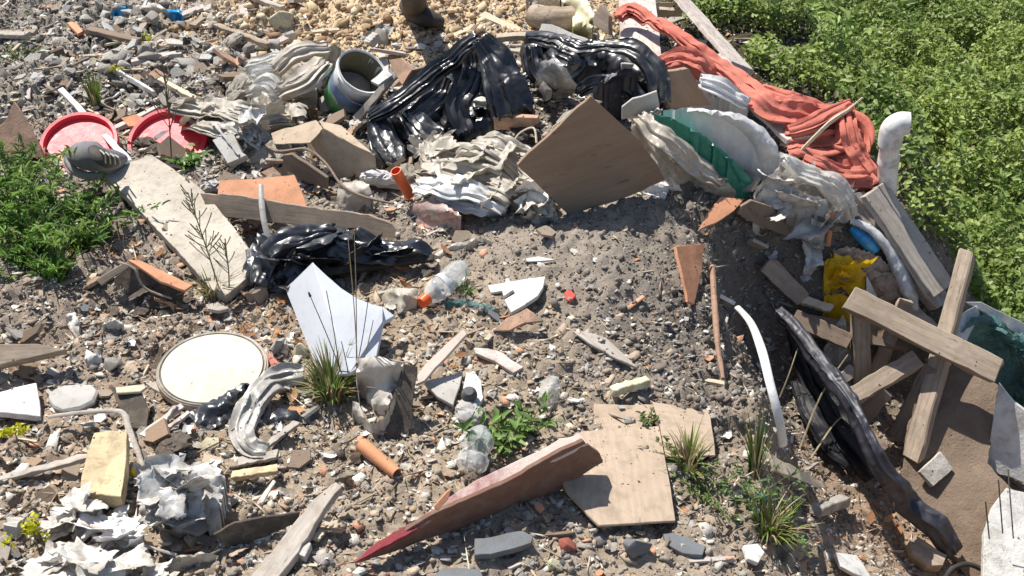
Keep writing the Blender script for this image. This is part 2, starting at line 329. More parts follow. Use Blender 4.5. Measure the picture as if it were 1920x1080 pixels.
def crisp(seed, m=10, asp=.7):
    """an open crumpled sheet, about 2 x 2*asp across, with thin torn edges"""
    r = np.random.default_rng(seed); g = np.linspace(-1, 1, m); U, V = np.meshgrid(g, g); U = U+r.uniform(-.08, .08, U.shape); V = V+r.uniform(-.08, .08, V.shape); s = int(seed % 97); U0, V0 = U.copy(), V.copy()
    ed = (np.maximum(np.abs(U), np.abs(V)) > .9); U = U*np.where(ed, r.uniform(.75, 1.1, U.shape), 1); V = V*np.where(ed, r.uniform(.75, 1.1, V.shape), 1)
    h = .26*fbm(U0*1.1+5, V0*1.1+s, s, 1)*1.6+.13*tin(U0*1.6, V0*1.5+U0, s+3)+.05*tin(U0*4.5, V0*4.3, s+5); pa = r.uniform(0, 3.1); h = h+.10*np.abs(np.sin((U0*math.cos(pa)+V0*math.sin(pa))*4+2*fbm(U0, V0, s+2, 2))); a = r.uniform(0, 3.1); q = U0*math.cos(a)+V0*math.sin(a); h = h+r.uniform(-.35, .5)*q*q
    X = U*.8+.22*tin(U0*1.4+9, V0*1.4, s+8); Y = (V*.8+.22*tin(U0*1.4, V0*1.4-9, s+9))*asp; I = np.arange(m*m).reshape(m, m)
    F_ = np.stack([I[:-1, :-1], I[:-1, 1:], I[1:, 1:], I[1:, :-1]], -1).reshape(-1, 4); return np.stack([X.ravel(), Y.ravel(), h.ravel()], 1), F_
def pleated(name, label, cat, path, mat, thick=.03, pl=4, pamp=.008, seed=1, n=14, m=34, wander=.5, parent=None, ragend=.25, crk=.004, group=None):
    """a long cloth or limp sleeve with folds running lengthwise; path = (px, py, lift, half width in photo pixels)"""
    Q = [at(a[0], a[1], a[2]) for a in path]; W = [a[3]*mpp(q) for a, q in zip(path, Q)]; P = spline(Q, n); k = len(P); wd = np.interp(np.linspace(0, 1, k), np.linspace(0, 1, len(W)), W)
    V = np.zeros((k, m, 3)); s = np.linspace(-1, 1, m); r = np.random.default_rng(seed); off = 0; L = 0
    for i in range(k):
        tg = (P[min(i+1, k-1)]-P[max(i-1, 0)]).normalized(); vv_ = viewvec(P[i]); nn_ = (vv_*.55+Vector((0, 0, 1))*.6); nn_ = (nn_-tg*nn_.dot(tg)).normalized(); sd = tg.cross(nn_)
        L += (P[i]-P[i-1]).length if i else 0
        ss = s+wander*.3*fbm(s*1.3+seed, np.full(m, L*5), seed, 2); ph = ss*pl*math.pi+2.2*fbm(np.full(m, L*3.), s*1.1, seed+3, 2)*wander*2
        mod = .5+1.0*vn(s*2.5+7, np.full(m, L*6), seed+9)
        h = np.sqrt(np.maximum(0, 1-s**2))*thick+pamp*mod*(np.abs(np.sin(ph))*2-1+.5*np.sin(ph*2.3+2))+crk*tin(s*wd[i]*40, np.full(m, L*26), seed+13)
        e = 1+.10*tin(np.full(m, L*9), np.sign(s)*3., seed+21); al = np.zeros(m); h = h*(.75+.5*float(vn(np.array([L*7.]), np.array([seed*1.]), 3)[0]))+crk*1.6*tin(s*wd[i]*17+5, np.full(m, L*15), seed+17)
        if i in (0, k-1): al = r.uniform(-1, 1, m)*ragend*wd[i]*.3
        for j in range(m): V[i, j] = P[i]+sd*float(s[j]*wd[i]*e[j]+pamp*1.2*math.sin(ph[j]*1.7))+nn_*float(h[j])+tg*float(al[j])
    I = np.arange(k*m).reshape(k, m); Fs = [[int(q) for q in f] for f in np.stack([I[:-1, :-1], I[:-1, 1:], I[1:, 1:], I[1:, :-1]], -1).reshape(-1, 4)]
    V = V.reshape(-1, 3); c = V.mean(0); ob = mk(name, V-c, Fs, mat, None, Matrix.Translation(c), smooth=60); sm_ = ob.modifiers.new('thickness', 'SOLIDIFY'); sm_.thickness = .003; sm_.offset = 0
    if parent: adopt(ob, parent)
    return tag(ob, label, None if parent else cat, group)
def paper(seed, m=15, asp=.75, c=1.0):
    r = np.random.default_rng(seed); g = np.linspace(-1, 1, m); U, V = np.meshgrid(g, g); U = U+r.uniform(-.05, .05, U.shape); V = V+r.uniform(-.05, .05, V.shape); s = int(seed % 91)
    h = c*(.22*tin(U*.9+3, V*.9+s, s)+.10*tin(U*2.0, V*1.9+U, s+3)+.035*tin(U*4.6, V*4.4, s+9)); q = U*math.cos(seed)+V*math.sin(seed)-r.uniform(-.2, .4); h = h+np.maximum(0, q)*r.uniform(.3, .9)+.15*r.uniform(-1, 1)*(U*math.sin(seed)-V*math.cos(seed))**2
    ed = np.maximum(np.abs(U), np.abs(V)) > .93; U = U*np.where(ed, r.uniform(.88, 1.08, U.shape), 1); V = V*np.where(ed, r.uniform(.88, 1.08, V.shape), 1); X = U+.10*tin(U*1.3+9, V*1.3, s+8); Y = (V+.10*tin(U*1.3, V*1.3-9, s+9)+.5*r.uniform(-1, 1)*U)*asp
    I = np.arange(m*m).reshape(m, m); return np.stack([X.ravel(), Y.ravel(), h.ravel()], 1), np.stack([I[:-1, :-1], I[:-1, 1:], I[1:, 1:], I[1:, :-1]], -1).reshape(-1, 4)
def sheets(parent, mat, items, c=1.0, name='fold'):
    for i, (px, py, lf, wpx, rot, asp) in enumerate(items):
        o = at(px, py, lf); GV, GF = paper(int(px*3+py+i), 15, asp, c); s = wpx*.5*mpp(o); r = random.Random(int(px+py)); M = Matrix.Translation(o)@Matrix.Rotation(math.radians(rot), 4, 'Z')@Matrix.Rotation(r.uniform(-.5, .2), 4, 'X')@Matrix.Rotation(r.uniform(-.35, .35), 4, 'Y')
        ob = mk(name, GV*s, [[int(k) for k in f] for f in GF], mat, None, M, smooth=28); sm_ = ob.modifiers.new('thickness', 'SOLIDIFY'); sm_.thickness = .0012; sm_.offset = 0; adopt(ob, parent)
def folds(parent, mat, strokes, pl=2.2, pamp=.006, thick=.022, crk=.006):
    for i, s_ in enumerate(strokes): pleated('fold', None, None, s_, mat, thick, pl, pamp, int(s_[0][0]+i*13), n=9, m=26, parent=parent, crk=crk, wander=.8, ragend=.9)
def frame(a, b, up=None):
    x = (b-a).normalized(); up = Vector(up or (0, 0, 1)); y = up.cross(x).normalized(); z = x.cross(y); return x, y, z
def bar(name, label, cat, a, b, wd, th, mat, up=None, parent=None, group=None, taper=1.0, rag=.005, seg=12, bend=0, jag=.007, seed=1):
    """a length of timber: a, b are (px,py,lift); wd across, th along the face normal `up`"""
    A = at(*a) if not isinstance(a, Vector) else a; B = at(*b) if not isinstance(b, Vector) else b; x, y, z = frame(A, B, up); L = (B-A).length; r = random.Random(seed+int(A.x*1000)); V = []; Fs = []
    for i in range(seg+1):
        t = i/seg; k = 1+(taper-1)*t; s = [(-.5, -.5), (.5, -.5), (.5, .5), (-.5, .5)]
        for (p, q) in s:
            j = 0 if not jag or i not in (0, seg) else r.uniform(-jag, jag)
            V.append((t*L+j, p*wd*k+r.uniform(-rag, rag)*.5, q*th*k+r.uniform(-rag, rag)*.4+bend*math.sin(t*math.pi)))
        if i:
            m = 4*i
            for q in range(4): Fs.append([m-4+q, m-4+(q+1) % 4, m+(q+1) % 4, m+q])
    Fs.append([3, 2, 1, 0]); m = 4*seg; Fs.append([m, m+1, m+2, m+3])
    M = Matrix(((x.x, y.x, z.x, A.x), (x.y, y.y, z.y, A.y), (x.z, y.z, z.z, A.z), (0, 0, 0, 1)))
    ob = mk(name, V, Fs, mat, None, M, smooth=30); bv = ob.modifiers.new('bevel', 'BEVEL'); bv.width = min(wd, th)*.09; bv.limit_method = 'ANGLE'; bv.angle_limit = math.radians(50)
    if parent: adopt(ob, parent)
    return tag(ob, label, None if parent else cat, group)
def spline(P, n):
    P = [Vector(p) for p in P]; out = []
    for i in range(len(P)-1):
        p0 = P[max(0, i-1)]; p1 = P[i]; p2 = P[i+1]; p3 = P[min(len(P)-1, i+2)]
        for j in range(n):
            t = j/n; out.append(.5*((2*p1)+(p2-p0)*t+(2*p0-5*p1+4*p2-p3)*t*t+(3*p1-p0-3*p2+p3)*t**3))
    out.append(P[-1]); return out
def tube(name, label, cat, pts, rad, mat, seg=12, n=6, flat=1.0, parent=None, group=None, hollow=0, wob=0, seed=3, raw=False, wrk=0):
    P = [p if isinstance(p, Vector) else at(*p) for p in pts]; P = spline(P, n) if len(P) > 2 or n > 1 else P
    R = rad if isinstance(rad, (list, tuple)) else [rad]*len(pts); rr = np.interp(np.linspace(0, 1, len(P)), np.linspace(0, 1, len(R)), R)
    V = []; Fs = []; prev = None; r = random.Random(seed)
    def ring(i, k):
        nonlocal prev
        tg = (P[min(i+1, len(P)-1)]-P[max(i-1, 0)]).normalized(); y = (Vector((0, 0, 1)).cross(tg)) if prev is None else prev-tg*prev.dot(tg)
        if y.length < 1e-4: y = Vector((1, 0, 0)).cross(tg)
        y.normalize(); z = tg.cross(y); prev = y; out = []
        for q in range(seg):
            a = 2*math.pi*q/seg; rad_ = rr[i]*k*(1+r.uniform(-wob, wob)+wrk*math.sin(q*3+i*1.7))
            out.append(P[i]+y*math.cos(a)*rad_+z*math.sin(a)*rad_*flat)
        return out
    for i in range(len(P)): V += ring(i, 1)
    for i in range(len(P)-1):
        for q in range(seg): Fs.append([i*seg+q, i*seg+(q+1) % seg, (i+1)*seg+(q+1) % seg, (i+1)*seg+q])
    if hollow:
        o = len(V); prev = None
        for i in range(len(P)): V += ring(i, 1-hollow)
        for i in range(len(P)-1):
            for q in range(seg): Fs.append([o+i*seg+q, o+(i+1)*seg+q, o+(i+1)*seg+(q+1) % seg, o+i*seg+(q+1) % seg])
        m = (len(P)-1)*seg
        for q in range(seg): Fs.append([q, o+q, o+(q+1) % seg, (q+1) % seg]); Fs.append([m+q, m+(q+1) % seg, o+m+(q+1) % seg, o+m+q])
    else:
        Fs.append(list(range(seg))[::-1]); m = (len(P)-1)*seg; Fs.append([m+q for q in range(seg)])
    c = P[0]; ob = mk(name, [v-c for v in V], Fs, mat, None, Matrix.Translation(c), smooth=45)
    if parent: adopt(ob, parent)
    return tag(ob, label, None if parent else cat, group)
def lathe(name, prof, M, mat, seg=48, parent=None, label=None, cat=None, dent=0, seed=0, ell=1.0, group=None):
    V = []; Fs = []; n = len(prof)
    for q in range(seg):
        a = 2*math.pi*q/seg
        for (r, z) in prof:
            k = 1+dent*float(fbm(np.array([math.cos(a)*1.7+seed]), np.array([math.sin(a)*1.7+z*9]), seed, 3)[0]); V.append((r*k*math.cos(a), r*k*math.sin(a)*ell, z))
    for q in range(seg):
        p = (q+1) % seg
        for i in range(n-1): Fs.append([q*n+i, p*n+i, p*n+i+1, q*n+i+1])
    ob = mk(name, V, Fs, mat, None, M, smooth=35)
    bm = bmesh.new(); bm.from_mesh(ob.data); bmesh.ops.remove_doubles(bm, verts=bm.verts, dist=1e-5); bm.to_mesh(ob.data); bm.free(); ob.data.set_sharp_from_angle(angle=math.radians(35))
    if parent: adopt(ob, parent)
    if label: tag(ob, label, cat, group)
    return ob
def axisM(loc, z, xh=(1, 0, 0)):
    z = Vector(z).normalized(); x = Vector(xh); x = (x-z*x.dot(z)).normalized(); y = z.cross(x)
    return Matrix(((x.x, y.x, z.x, loc[0]), (x.y, y.y, z.y, loc[1]), (x.z, y.z, z.z, loc[2]), (0, 0, 0, 1)))
def viewvec(p): return (Vector((0, 0, HC))-Vector(p)).normalized()
# ================================================================ the ground
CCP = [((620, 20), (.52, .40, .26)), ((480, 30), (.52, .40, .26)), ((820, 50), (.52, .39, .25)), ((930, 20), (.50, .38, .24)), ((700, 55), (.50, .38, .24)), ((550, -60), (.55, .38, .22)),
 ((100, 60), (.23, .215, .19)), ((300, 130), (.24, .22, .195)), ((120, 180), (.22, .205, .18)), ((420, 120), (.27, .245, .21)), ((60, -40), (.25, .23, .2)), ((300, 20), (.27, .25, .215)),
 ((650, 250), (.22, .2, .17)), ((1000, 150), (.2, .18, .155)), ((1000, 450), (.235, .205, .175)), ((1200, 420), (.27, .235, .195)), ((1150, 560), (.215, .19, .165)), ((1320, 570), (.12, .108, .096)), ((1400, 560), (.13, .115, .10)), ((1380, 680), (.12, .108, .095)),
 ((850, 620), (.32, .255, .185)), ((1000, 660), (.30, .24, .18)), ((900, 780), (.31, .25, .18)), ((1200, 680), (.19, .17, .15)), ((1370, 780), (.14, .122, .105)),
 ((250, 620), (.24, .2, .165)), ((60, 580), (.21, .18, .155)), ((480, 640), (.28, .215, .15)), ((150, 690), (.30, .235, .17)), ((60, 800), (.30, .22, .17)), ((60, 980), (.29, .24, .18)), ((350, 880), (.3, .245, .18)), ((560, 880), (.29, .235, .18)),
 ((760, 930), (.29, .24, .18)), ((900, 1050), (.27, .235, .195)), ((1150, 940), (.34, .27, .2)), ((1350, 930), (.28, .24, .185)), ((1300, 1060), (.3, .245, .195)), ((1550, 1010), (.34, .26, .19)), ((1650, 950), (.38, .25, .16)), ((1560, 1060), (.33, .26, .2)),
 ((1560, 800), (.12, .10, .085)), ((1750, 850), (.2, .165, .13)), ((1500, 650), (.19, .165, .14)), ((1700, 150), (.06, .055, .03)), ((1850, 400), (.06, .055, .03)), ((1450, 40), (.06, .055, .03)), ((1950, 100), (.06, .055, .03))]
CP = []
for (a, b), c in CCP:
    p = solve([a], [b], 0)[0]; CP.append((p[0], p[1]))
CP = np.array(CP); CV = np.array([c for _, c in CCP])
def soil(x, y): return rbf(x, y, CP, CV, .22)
def axis_cells(a, b, fine, out):
    c = list(np.arange(a, b, fine)); s = fine; p = c[0]; pre = []
    while p > -out: s *= 1.25; p -= s; pre.append(p)
    s = fine; p = c[-1]; post = []
    while p < out: s *= 1.25; p += s; post.append(p)
    return np.array(pre[::-1]+c+post)
ax_ = axis_cells(-2.7, 3.0, .0125, 150); ay_ = axis_cells(1.2, 8.0, .0125, 150)
AX, AY = np.meshgrid(ax_, ay_); inn = (AX > X0) & (AX < X1-.1) & (AY > Y0) & (AY < Y1-.1)
AZ_ = np.where(inn, T(AX, AY), Hraw(AX, AY)); nx = len(ax_); ny = len(ay_)
idx = np.arange(nx*ny).reshape(ny, nx); Fq = np.stack([idx[:-1, :-1], idx[:-1, 1:], idx[1:, 1:], idx[1:, :-1]], -1).reshape(-1, 4)
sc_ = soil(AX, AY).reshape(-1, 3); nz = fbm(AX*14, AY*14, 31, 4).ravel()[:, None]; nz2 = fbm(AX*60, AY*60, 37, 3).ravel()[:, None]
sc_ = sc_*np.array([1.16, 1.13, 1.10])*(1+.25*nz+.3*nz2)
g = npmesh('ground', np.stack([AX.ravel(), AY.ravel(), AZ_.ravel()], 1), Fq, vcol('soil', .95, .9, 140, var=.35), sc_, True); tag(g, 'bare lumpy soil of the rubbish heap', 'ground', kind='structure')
# ================================================================ gravel, clods, chips (uncountable)
def ico(sub, jit, seed):
    bm = bmesh.new(); bmesh.ops.create_icosphere(bm, subdivisions=sub, radius=1); r = random.Random(seed)
    for v in bm.verts: v.co *= 1+r.uniform(-jit, jit)
    V = np.array([tuple(v.co) for v in bm.verts]); Fc = np.array([[v.index for v in f.verts] for f in bm.faces]); bm.free(); return V, Fc
def octa(seed):
    r = np.random.default_rng(seed); V = np.array([(1, 0, 0), (-1, 0, 0), (0, 1, 0), (0, -1, 0), (0, 0, 1), (0, 0, -1)], float)*r.uniform(.6, 1.2, (6, 1))+r.uniform(-.15, .15, (6, 3))
    return V, np.array([(0, 2, 4), (2, 1, 4), (1, 3, 4), (3, 0, 4), (2, 0, 5), (1, 2, 5), (3, 1, 5), (0, 3, 5)])
def scatter(name, label, protos, X, Y, size, cols, mat, aspect=(1, .8, .6), sink=.25, seed=1, tilt=math.pi, smooth=False, kind='stuff', long=None):
    r = np.random.default_rng(seed); Vs = []; Fs = []; Cs = []; off = 0; n = len(X); which = r.integers(0, len(protos), n); Z = T(X, Y)
    for k, (PV, PF) in enumerate(protos):
        m = which == k; c = m.sum()
        if not c: continue
        s = size[m][:, None]*np.array(aspect)[None]*r.uniform(.65, 1.35, (c, 3))
        if long is not None: s[:, 0] *= long[m]
        L = PV[None]*s[:, None, :]; a = r.uniform(0, 2*math.pi, c); b = r.uniform(-tilt, tilt, c)*.5; g2 = r.uniform(-tilt, tilt, c)*.3
        ca, sa, cb, sb, cg, sg = np.cos(a), np.sin(a), np.cos(b), np.sin(b), np.cos(g2), np.sin(g2)
        y1 = L[..., 1]*cg[:, None]-L[..., 2]*sg[:, None]; z1 = L[..., 1]*sg[:, None]+L[..., 2]*cg[:, None]; x1 = L[..., 0]
        x2 = x1*cb[:, None]+z1*sb[:, None]; z2 = -x1*sb[:, None]+z1*cb[:, None]
        x3 = x2*ca[:, None]-y1*sa[:, None]; y3 = x2*sa[:, None]+y1*ca[:, None]
        W = np.stack([x3+X[m][:, None], y3+Y[m][:, None], z2+(Z[m]+size[m]*aspect[2]*(.5-sink))[:, None]], -1); nv = len(PV)
        Vs.append(W.reshape(-1, 3)); Fs.append((PF[None]+(np.arange(c)*nv)[:, None, None]+off).reshape(-1, PF.shape[1])); Cs.append(np.repeat(cols[m], nv, 0)); off += c*nv
    o = npmesh(name, np.vstack(Vs), np.vstack(Fs), mat, np.vstack(Cs), smooth); return tag(o, label, 'ground cover', kind=kind)
def spots(n, seed, w=None, px=(-60, 1980), py=(-60, 1130)):
    """random ground positions inside the view, even per square metre; w = weight function of (x, y)"""
    r = np.random.default_rng(seed); X = r.uniform(-3.0, 2.4, n*9); Y = r.uniform(1.5, 6.9, n*9); Z = T(X, Y)
    d = np.stack([X, Y, Z-HC], 1); dep = d@FW; u = 960+F*(d@RT)/dep; v = 540-F*(d@UP)/dep
    ok = (u > px[0]) & (u < px[1]) & (v > py[0]) & (v < py[1]) & ((Z > -.62) | (Y < 3.6))
    if w is not None: ok &= r.uniform(0, 1, len(X)) < w(X, Y, u, v)
    i = np.nonzero(ok)[0][:n]; return X[i], Y[i], u[i], v[i]
def pal(n, colours, weights, seed, j=.2, base=None, mixb=.0):
    r = np.random.default_rng(seed); c = np.array(colours)[r.choice(len(colours), n, p=np.array(weights)/sum(weights))]*r.uniform(1-j, 1+j, (n, 1))
    return c if base is None else c*(1-mixb)+base*mixb*r.uniform(.8, 1.25, (n, 1))
OC = [octa(i) for i in range(8)]; IC = [ico(1, .46, i) for i in range(12)]; IC2 = [ico(1, .42, i+20) for i in range(8)]
STM = vcol('stone grains', .9, .5, 220, var=.3)
GREY = [(.40, .36, .31), (.26, .24, .21), (.54, .50, .43), (.14, .125, .11), (.46, .34, .24), (.72, .69, .62)]
def W_g(x, y, u, v): 
    s = soil(x, y); return np.where(((u-1080)/330)**2+((v-490)/130)**2 < 1, .95, 1.0)
X, Y, u, v = spots(76000, 11, W_g); sz = .0028+.0045*np.random.default_rng(5).power(.6, len(X))
scatter('gravel', 'fine grit and gravel strewn all over the soil', OC, X, Y, sz, pal(len(X), GREY, (5, 4, 2.5, 3, 2.5, 1.3), 3, .3, soil(X, Y), .4), STM, seed=2)
X, Y, u, v = spots(14000, 12, lambda x, y, u, v: np.where(((u-1120)/300)**2+((v-510)/150)**2 < 1, .22, 1.0)); r_ = np.random.default_rng(6); sz = .006+.009*r_.power(.5, len(X))[::-1]*r_.uniform(.3, 1, len(X))
scatter('pebbles', 'loose pebbles and crumbs of rubble in the soil', IC, X, Y, sz, pal(len(X), GREY, (5, 5, 2, 3, 2.5, 1.2), 4, .35, soil(X, Y), .5), STM, seed=4)
def W_mound(x, y, u, v): return np.clip(np.exp(-((u-1370)/150)**2-((v-650)/240)**2)*1.4+.35*np.exp(-((u-1100)/250)**2-((v-560)/160)**2)+.5*np.exp(-((u-200)/230)**2-((v-580)/110)**2), 0, 1)
X, Y, u, v = spots(9500, 13, W_mound); r_ = np.random.default_rng(8); sz = .0025+.0125*r_.power(.6, len(X))*r_.uniform(.2, 1, len(X))
scatter('soil_clods', 'dark crumbling clods of earth on the mound and its flank', IC2, X, Y, sz, pal(len(X), [(.20, .18, .16), (.25, .225, .195), (.30, .27, .23)], (4, 4, 2), 5, .25, soil(X, Y), .5), STM, seed=5, aspect=(1, .9, .75))
def W_yel(x, y, u, v): return np.clip(1.3*np.exp(-((u-700)/330)**4-((v-25)/75)**4), 0, 1)*(u < 1010)
X, Y, u, v = spots(4200, 14, W_yel); r_ = np.random.default_rng(9); sz = .005+.030*r_.power(.5, len(X))*r_.uniform(.2, 1, len(X))
scatter('clay_lumps', 'yellow brown clay lumps at the far side of the heap', IC2, X, Y, sz, pal(len(X), [(.60, .46, .29), (.46, .33, .20), (.72, .60, .42), (.28, .18, .11)], (4, 3.5, 2, 2), 6, .2), STM, seed=6, aspect=(1, .9, .75))
# flat chips and splinters
def plate(seed):
    r = np.random.default_rng(seed); k = 5; a = np.sort(r.uniform(0, 2*math.pi, k)+0*r.random()); a = np.linspace(0, 2*math.pi, k, endpoint=False)+r.uniform(-.4, .4, k); rad = r.uniform(.6, 1.1, k)
    t = np.stack([np.cos(a)*rad, np.sin(a)*rad, np.full(k, .5)], 1); b = t.copy(); b[:, 2] = -.5; V = np.vstack([t, b]); Fc = [(0, i, i+1) for i in range(1, k-1)]+[(k, k+i+1, k+i) for i in range(1, k-1)]
    for i in range(k): j = (i+1) % k; Fc += [(i, i+k, j+k), (i, j+k, j)]
    return V, np.array(Fc)
PL = [plate(i) for i in range(10)]
def W_c(x, y, u, v): return np.where(((u-1100)/300)**2+((v-480)/120)**2 < 1, .12, 1.0)*np.where((u < 520) & (v < 240), 1.3, .8)
X, Y, u, v = spots(8500, 15, W_c); r_ = np.random.default_rng(10); sz = .006+.012*r_.power(.5, len(X))*r_.uniform(.2, 1, len(X))
CHIP = [(.62, .6, .55), (.42, .39, .34), (.72, .66, .5), (.5, .24, .13), (.28, .26, .24), (.36, .26, .17), (.35, .12, .09)]
scatter('debris_chips', 'tiny broken chips of tile, foam, plaster and wood in the soil', PL, X, Y, sz, pal(len(X), CHIP, (4, 4, 1.6, 1.2, 3, 3, .4), 7, .2), STM, seed=7, aspect=(1, .8, .22), tilt=1.3, sink=.1)
X, Y, u, v = spots(5000, 16, lambda x, y, u, v: np.where((v > 420) | (u < 520), .9, .4)*np.where(((u-1080)/260)**2+((v-480)/110)**2 < 1, .15, 1.)); r_ = np.random.default_rng(12); sz = .0016+.002*r_.random(len(X))
scatter('twigs', 'dry straw, splinters and twigs lying on the soil', OC, X, Y, sz, pal(len(X), [(.5, .4, .27), (.3, .22, .15), (.6, .52, .4), (.2, .15, .11)], (4, 4, 2, 2), 8, .2), STM, seed=8, aspect=(1, 1, 1), tilt=.9, sink=-.6, long=6+16*r_.random(len(X)))
# small crumpled litter
def quadtri(V, Fq): return V, np.vstack([Fq[:, [0, 1, 2]], Fq[:, [0, 2, 3]]])
CR = [quadtri(*crisp(900+i, 6, .7)) for i in range(9)]
def W_lit(x, y, u, v): return np.clip(1.0*near2(u, v, 620, 260, 420, 170)+.9*near2(u, v, 180, 110, 330, 120)+.9*near2(u, v, 230, 940, 420, 180)+.6*near2(u, v, 1490, 480, 140, 210)+.50*near2(u, v, 700, 830, 640, 280)+.5*near2(u, v, 250, 600, 300, 120)+.7*near2(u, v, 1100, 110, 260, 110), 0, 1)
def near2(u, v, cx, cy, rx, ry): return np.exp(-((u-cx)/rx)**4-((v-cy)/ry)**4)
X, Y, u, v = spots(8000, 18, W_lit); r_ = np.random.default_rng(14); sz = .006+.020*r_.power(.5, len(X))*r_.uniform(.2, 1, len(X))
LT = [(.66, .63, .56), (.48, .44, .38), (.32, .29, .25), (.76, .74, .70), (.40, .30, .21), (.10, .10, .10), (.50, .26, .15), (.25, .30, .33)]
lt = scatter('litter', 'crumbled scraps of plastic, paper and board trodden into the heap', CR, X, Y, sz, pal(len(X), LT, (4, 5, 5, 1.6, 4, 3, 1, .4), 17, .25), vcol('litter scraps', .75, .4, 60, trans=.08, spec=.3, var=.35), seed=19, aspect=(1, 1, 1), tilt=1.0, sink=.2)
X, Y, u, v = spots(6500, 28, lambda x, y, u, v: np.clip(W_lit(x, y, u, v)*.9+.12*(v > 560), 0, 1)); r_ = np.random.default_rng(15)
scatter('broken_bits', 'broken bits of board, tile and plaster packed through the heap', PL, X, Y, .012+.022*r_.power(.6, len(X))*r_.uniform(.2, 1, len(X)), pal(len(X), [(.42, .33, .25), (.58, .54, .48), (.34, .31, .28), (.55, .30, .19), (.68, .64, .55), (.2, .16, .13)], (5, 4, 4, 1.3, 2, 3), 29, .25), STM, seed=30, aspect=(1, .7, .16), tilt=1.2, sink=.1)
# dry leaves
def leafm(): 
    V = np.array([(-1, 0, .15), (-.4, .5, 0), (.4, .42, .1), (1, 0, .35), (.4, -.4, .2), (-.4, -.5, .05), (0, 0, -.22)], float); return V, np.array([(0, 6, 1), (1, 6, 2), (2, 6, 3), (3, 6, 4), (4, 6, 5), (5, 6, 0)])
LM = vcol('dry leaf', .8, .4, 60, trans=.2)
def W_leaf(x, y, u, v): return np.clip(1.4*np.exp(-((u-490)/75)**2-((v-590)/45)**2)+np.exp(-((u-215)/65)**2-((v-470)/28)**2)+1.2*np.exp(-((u-740)/70)**2-((v-515)/30)**2)+1.2*np.exp(-((u-560)/45)**2-((v-745)/22)**2)+.5*np.exp(-((u-830)/110)**2-((v-640)/60)**2)+.8*np.exp(-((u-1650)/50)**2-((v-960)/50)**2), 0, 1)
X, Y, u, v = spots(1300, 17, W_leaf); r_ = np.random.default_rng(13)
scatter('dry_leaves', 'curled orange brown dead leaves gathered in hollows of the heap', [leafm()], X, Y, .008+.016*r_.random(len(X)), pal(len(X), [(.45, .22, .1), (.52, .3, .16), (.32, .16, .08), (.55, .4, .26)], (4, 3, 3, 2), 9, .2), LM, seed=9, aspect=(1, .8, .9), tilt=1.4, sink=-.4)
# ================================================================ the green undergrowth beyond the heap
LF = vcol('green leaf', .5, .15, 30, trans=.35, spec=.4, var=.2)
def blade_leaf(w=.55, fold=.25):
    V = np.array([(-1, 0, 0), (-.35, w, fold), (.45, w*.8, fold*.8), (1, 0, -.1), (.45, -w*.8, fold*.8), (-.35, -w, fold), (.05, 0, 0)], float); return V, np.array([(0, 6, 1), (1, 6, 2), (2, 6, 3), (3, 6, 4), (4, 6, 5), (5, 6, 0)])
def leaves(name, X, Y, Z, size, cols, mat, seed, tilt=1.1, w=.55, label=None, cat=None, kind=None, up=.35, loc=None, yaw=None):
    r = np.random.default_rng(seed); PV, PF = blade_leaf(w); n = len(X); s = size[:, None, None]; L = PV[None]*s; a = r.uniform(0, 2*math.pi, n) if yaw is None else yaw; b = r.normal(-up, tilt*.45, n); g2 = r.normal(0, tilt*.45, n)
    ca, sa, cb, sb, cg, sg = [q[:, None] for q in (np.cos(a), np.sin(a), np.cos(b), np.sin(b), np.cos(g2), np.sin(g2))]
    y1 = L[..., 1]*cg-L[..., 2]*sg; z1 = L[..., 1]*sg+L[..., 2]*cg; x1 = L[..., 0]; x2 = x1*cb+z1*sb; z2 = -x1*sb+z1*cb; x3 = x2*ca-y1*sa; y3 = x2*sa+y1*ca
    W = np.stack([x3+X[:, None], y3+Y[:, None], z2+Z[:, None]], -1).reshape(-1, 3); nv = len(PV)
    Fc = (PF[None]+(np.arange(n)*nv)[:, None, None]).reshape(-1, 3)
    if loc is not None: W = W-np.array(loc)
    o = npmesh(name, W, Fc, mat, np.repeat(cols, nv, 0), True)
    if loc is not None: o.location = loc
    if label: tag(o, label, cat, kind=kind)
    return o
RJ = lambda y: .05*np.sin(y*9)+.03*np.sin(y*23)
def ridge(y): return RJ(y)+ np.interp(y, [2.9, 3.2, 4.0, 4.5, 5.0, 5.6, 6.2, 7.2], [1.75, 1.44, 1.32, 1.13, .94, .80, .64, .40])
def canopy(x, y):
    dx = np.maximum(0, x-ridge(y)); return -.62+.44*np.exp(-dx/.30)+.22*np.abs(fbm(x*1.7, y*1.7, 51, 2)*1.6)+.14*fbm(x*4.6, y*4.6, 52, 3)+.06*fbm(x*13, y*13, 54, 2)+.1*np.clip((y-5.5)/3, 0, 1)
r = np.random.default_rng(21); n = 380000; X = r.uniform(.4, 4.4, n); Y = r.uniform(3.0, 8.6, n)
keep = (X > ridge(Y)) & ((Y > 3.75) | (X > 2.6))
canopy0 = canopy
def canopy(x, y): return np.maximum(canopy0(x, y), Ts(np.minimum(x, X1-.2), y)+.07+.10*vn(x*6, y*6, 77))
Z = canopy(X, Y)-.30*r.uniform(0, 1, n)**1.6
d = np.stack([X, Y, Z-HC], 1); dep = d@FW; u = 960+F*(d@RT)/dep; v = 540-F*(d@UP)/dep; keep &= (u < 2050) & (v > -160) & (u > 1080)
gap = fbm(X*2.3, Y*2.3, 57, 3); keep &= ~((gap < -.38) & (Z > canopy(X, Y)-.16)); X, Y, Z = X[keep], Y[keep], Z[keep]; n = len(X)
t_ = np.clip(.5+.9*fbm(X*2.2, Y*2.2, 61, 3)+r.normal(0, .18, n), 0, 1)[:, None]
cl = np.array([.12, .205, .04])*(1-t_)+np.array([.40, .485, .13])*t_; m = r.random(n) < .05; cl[m] = (.42, .42, .22)
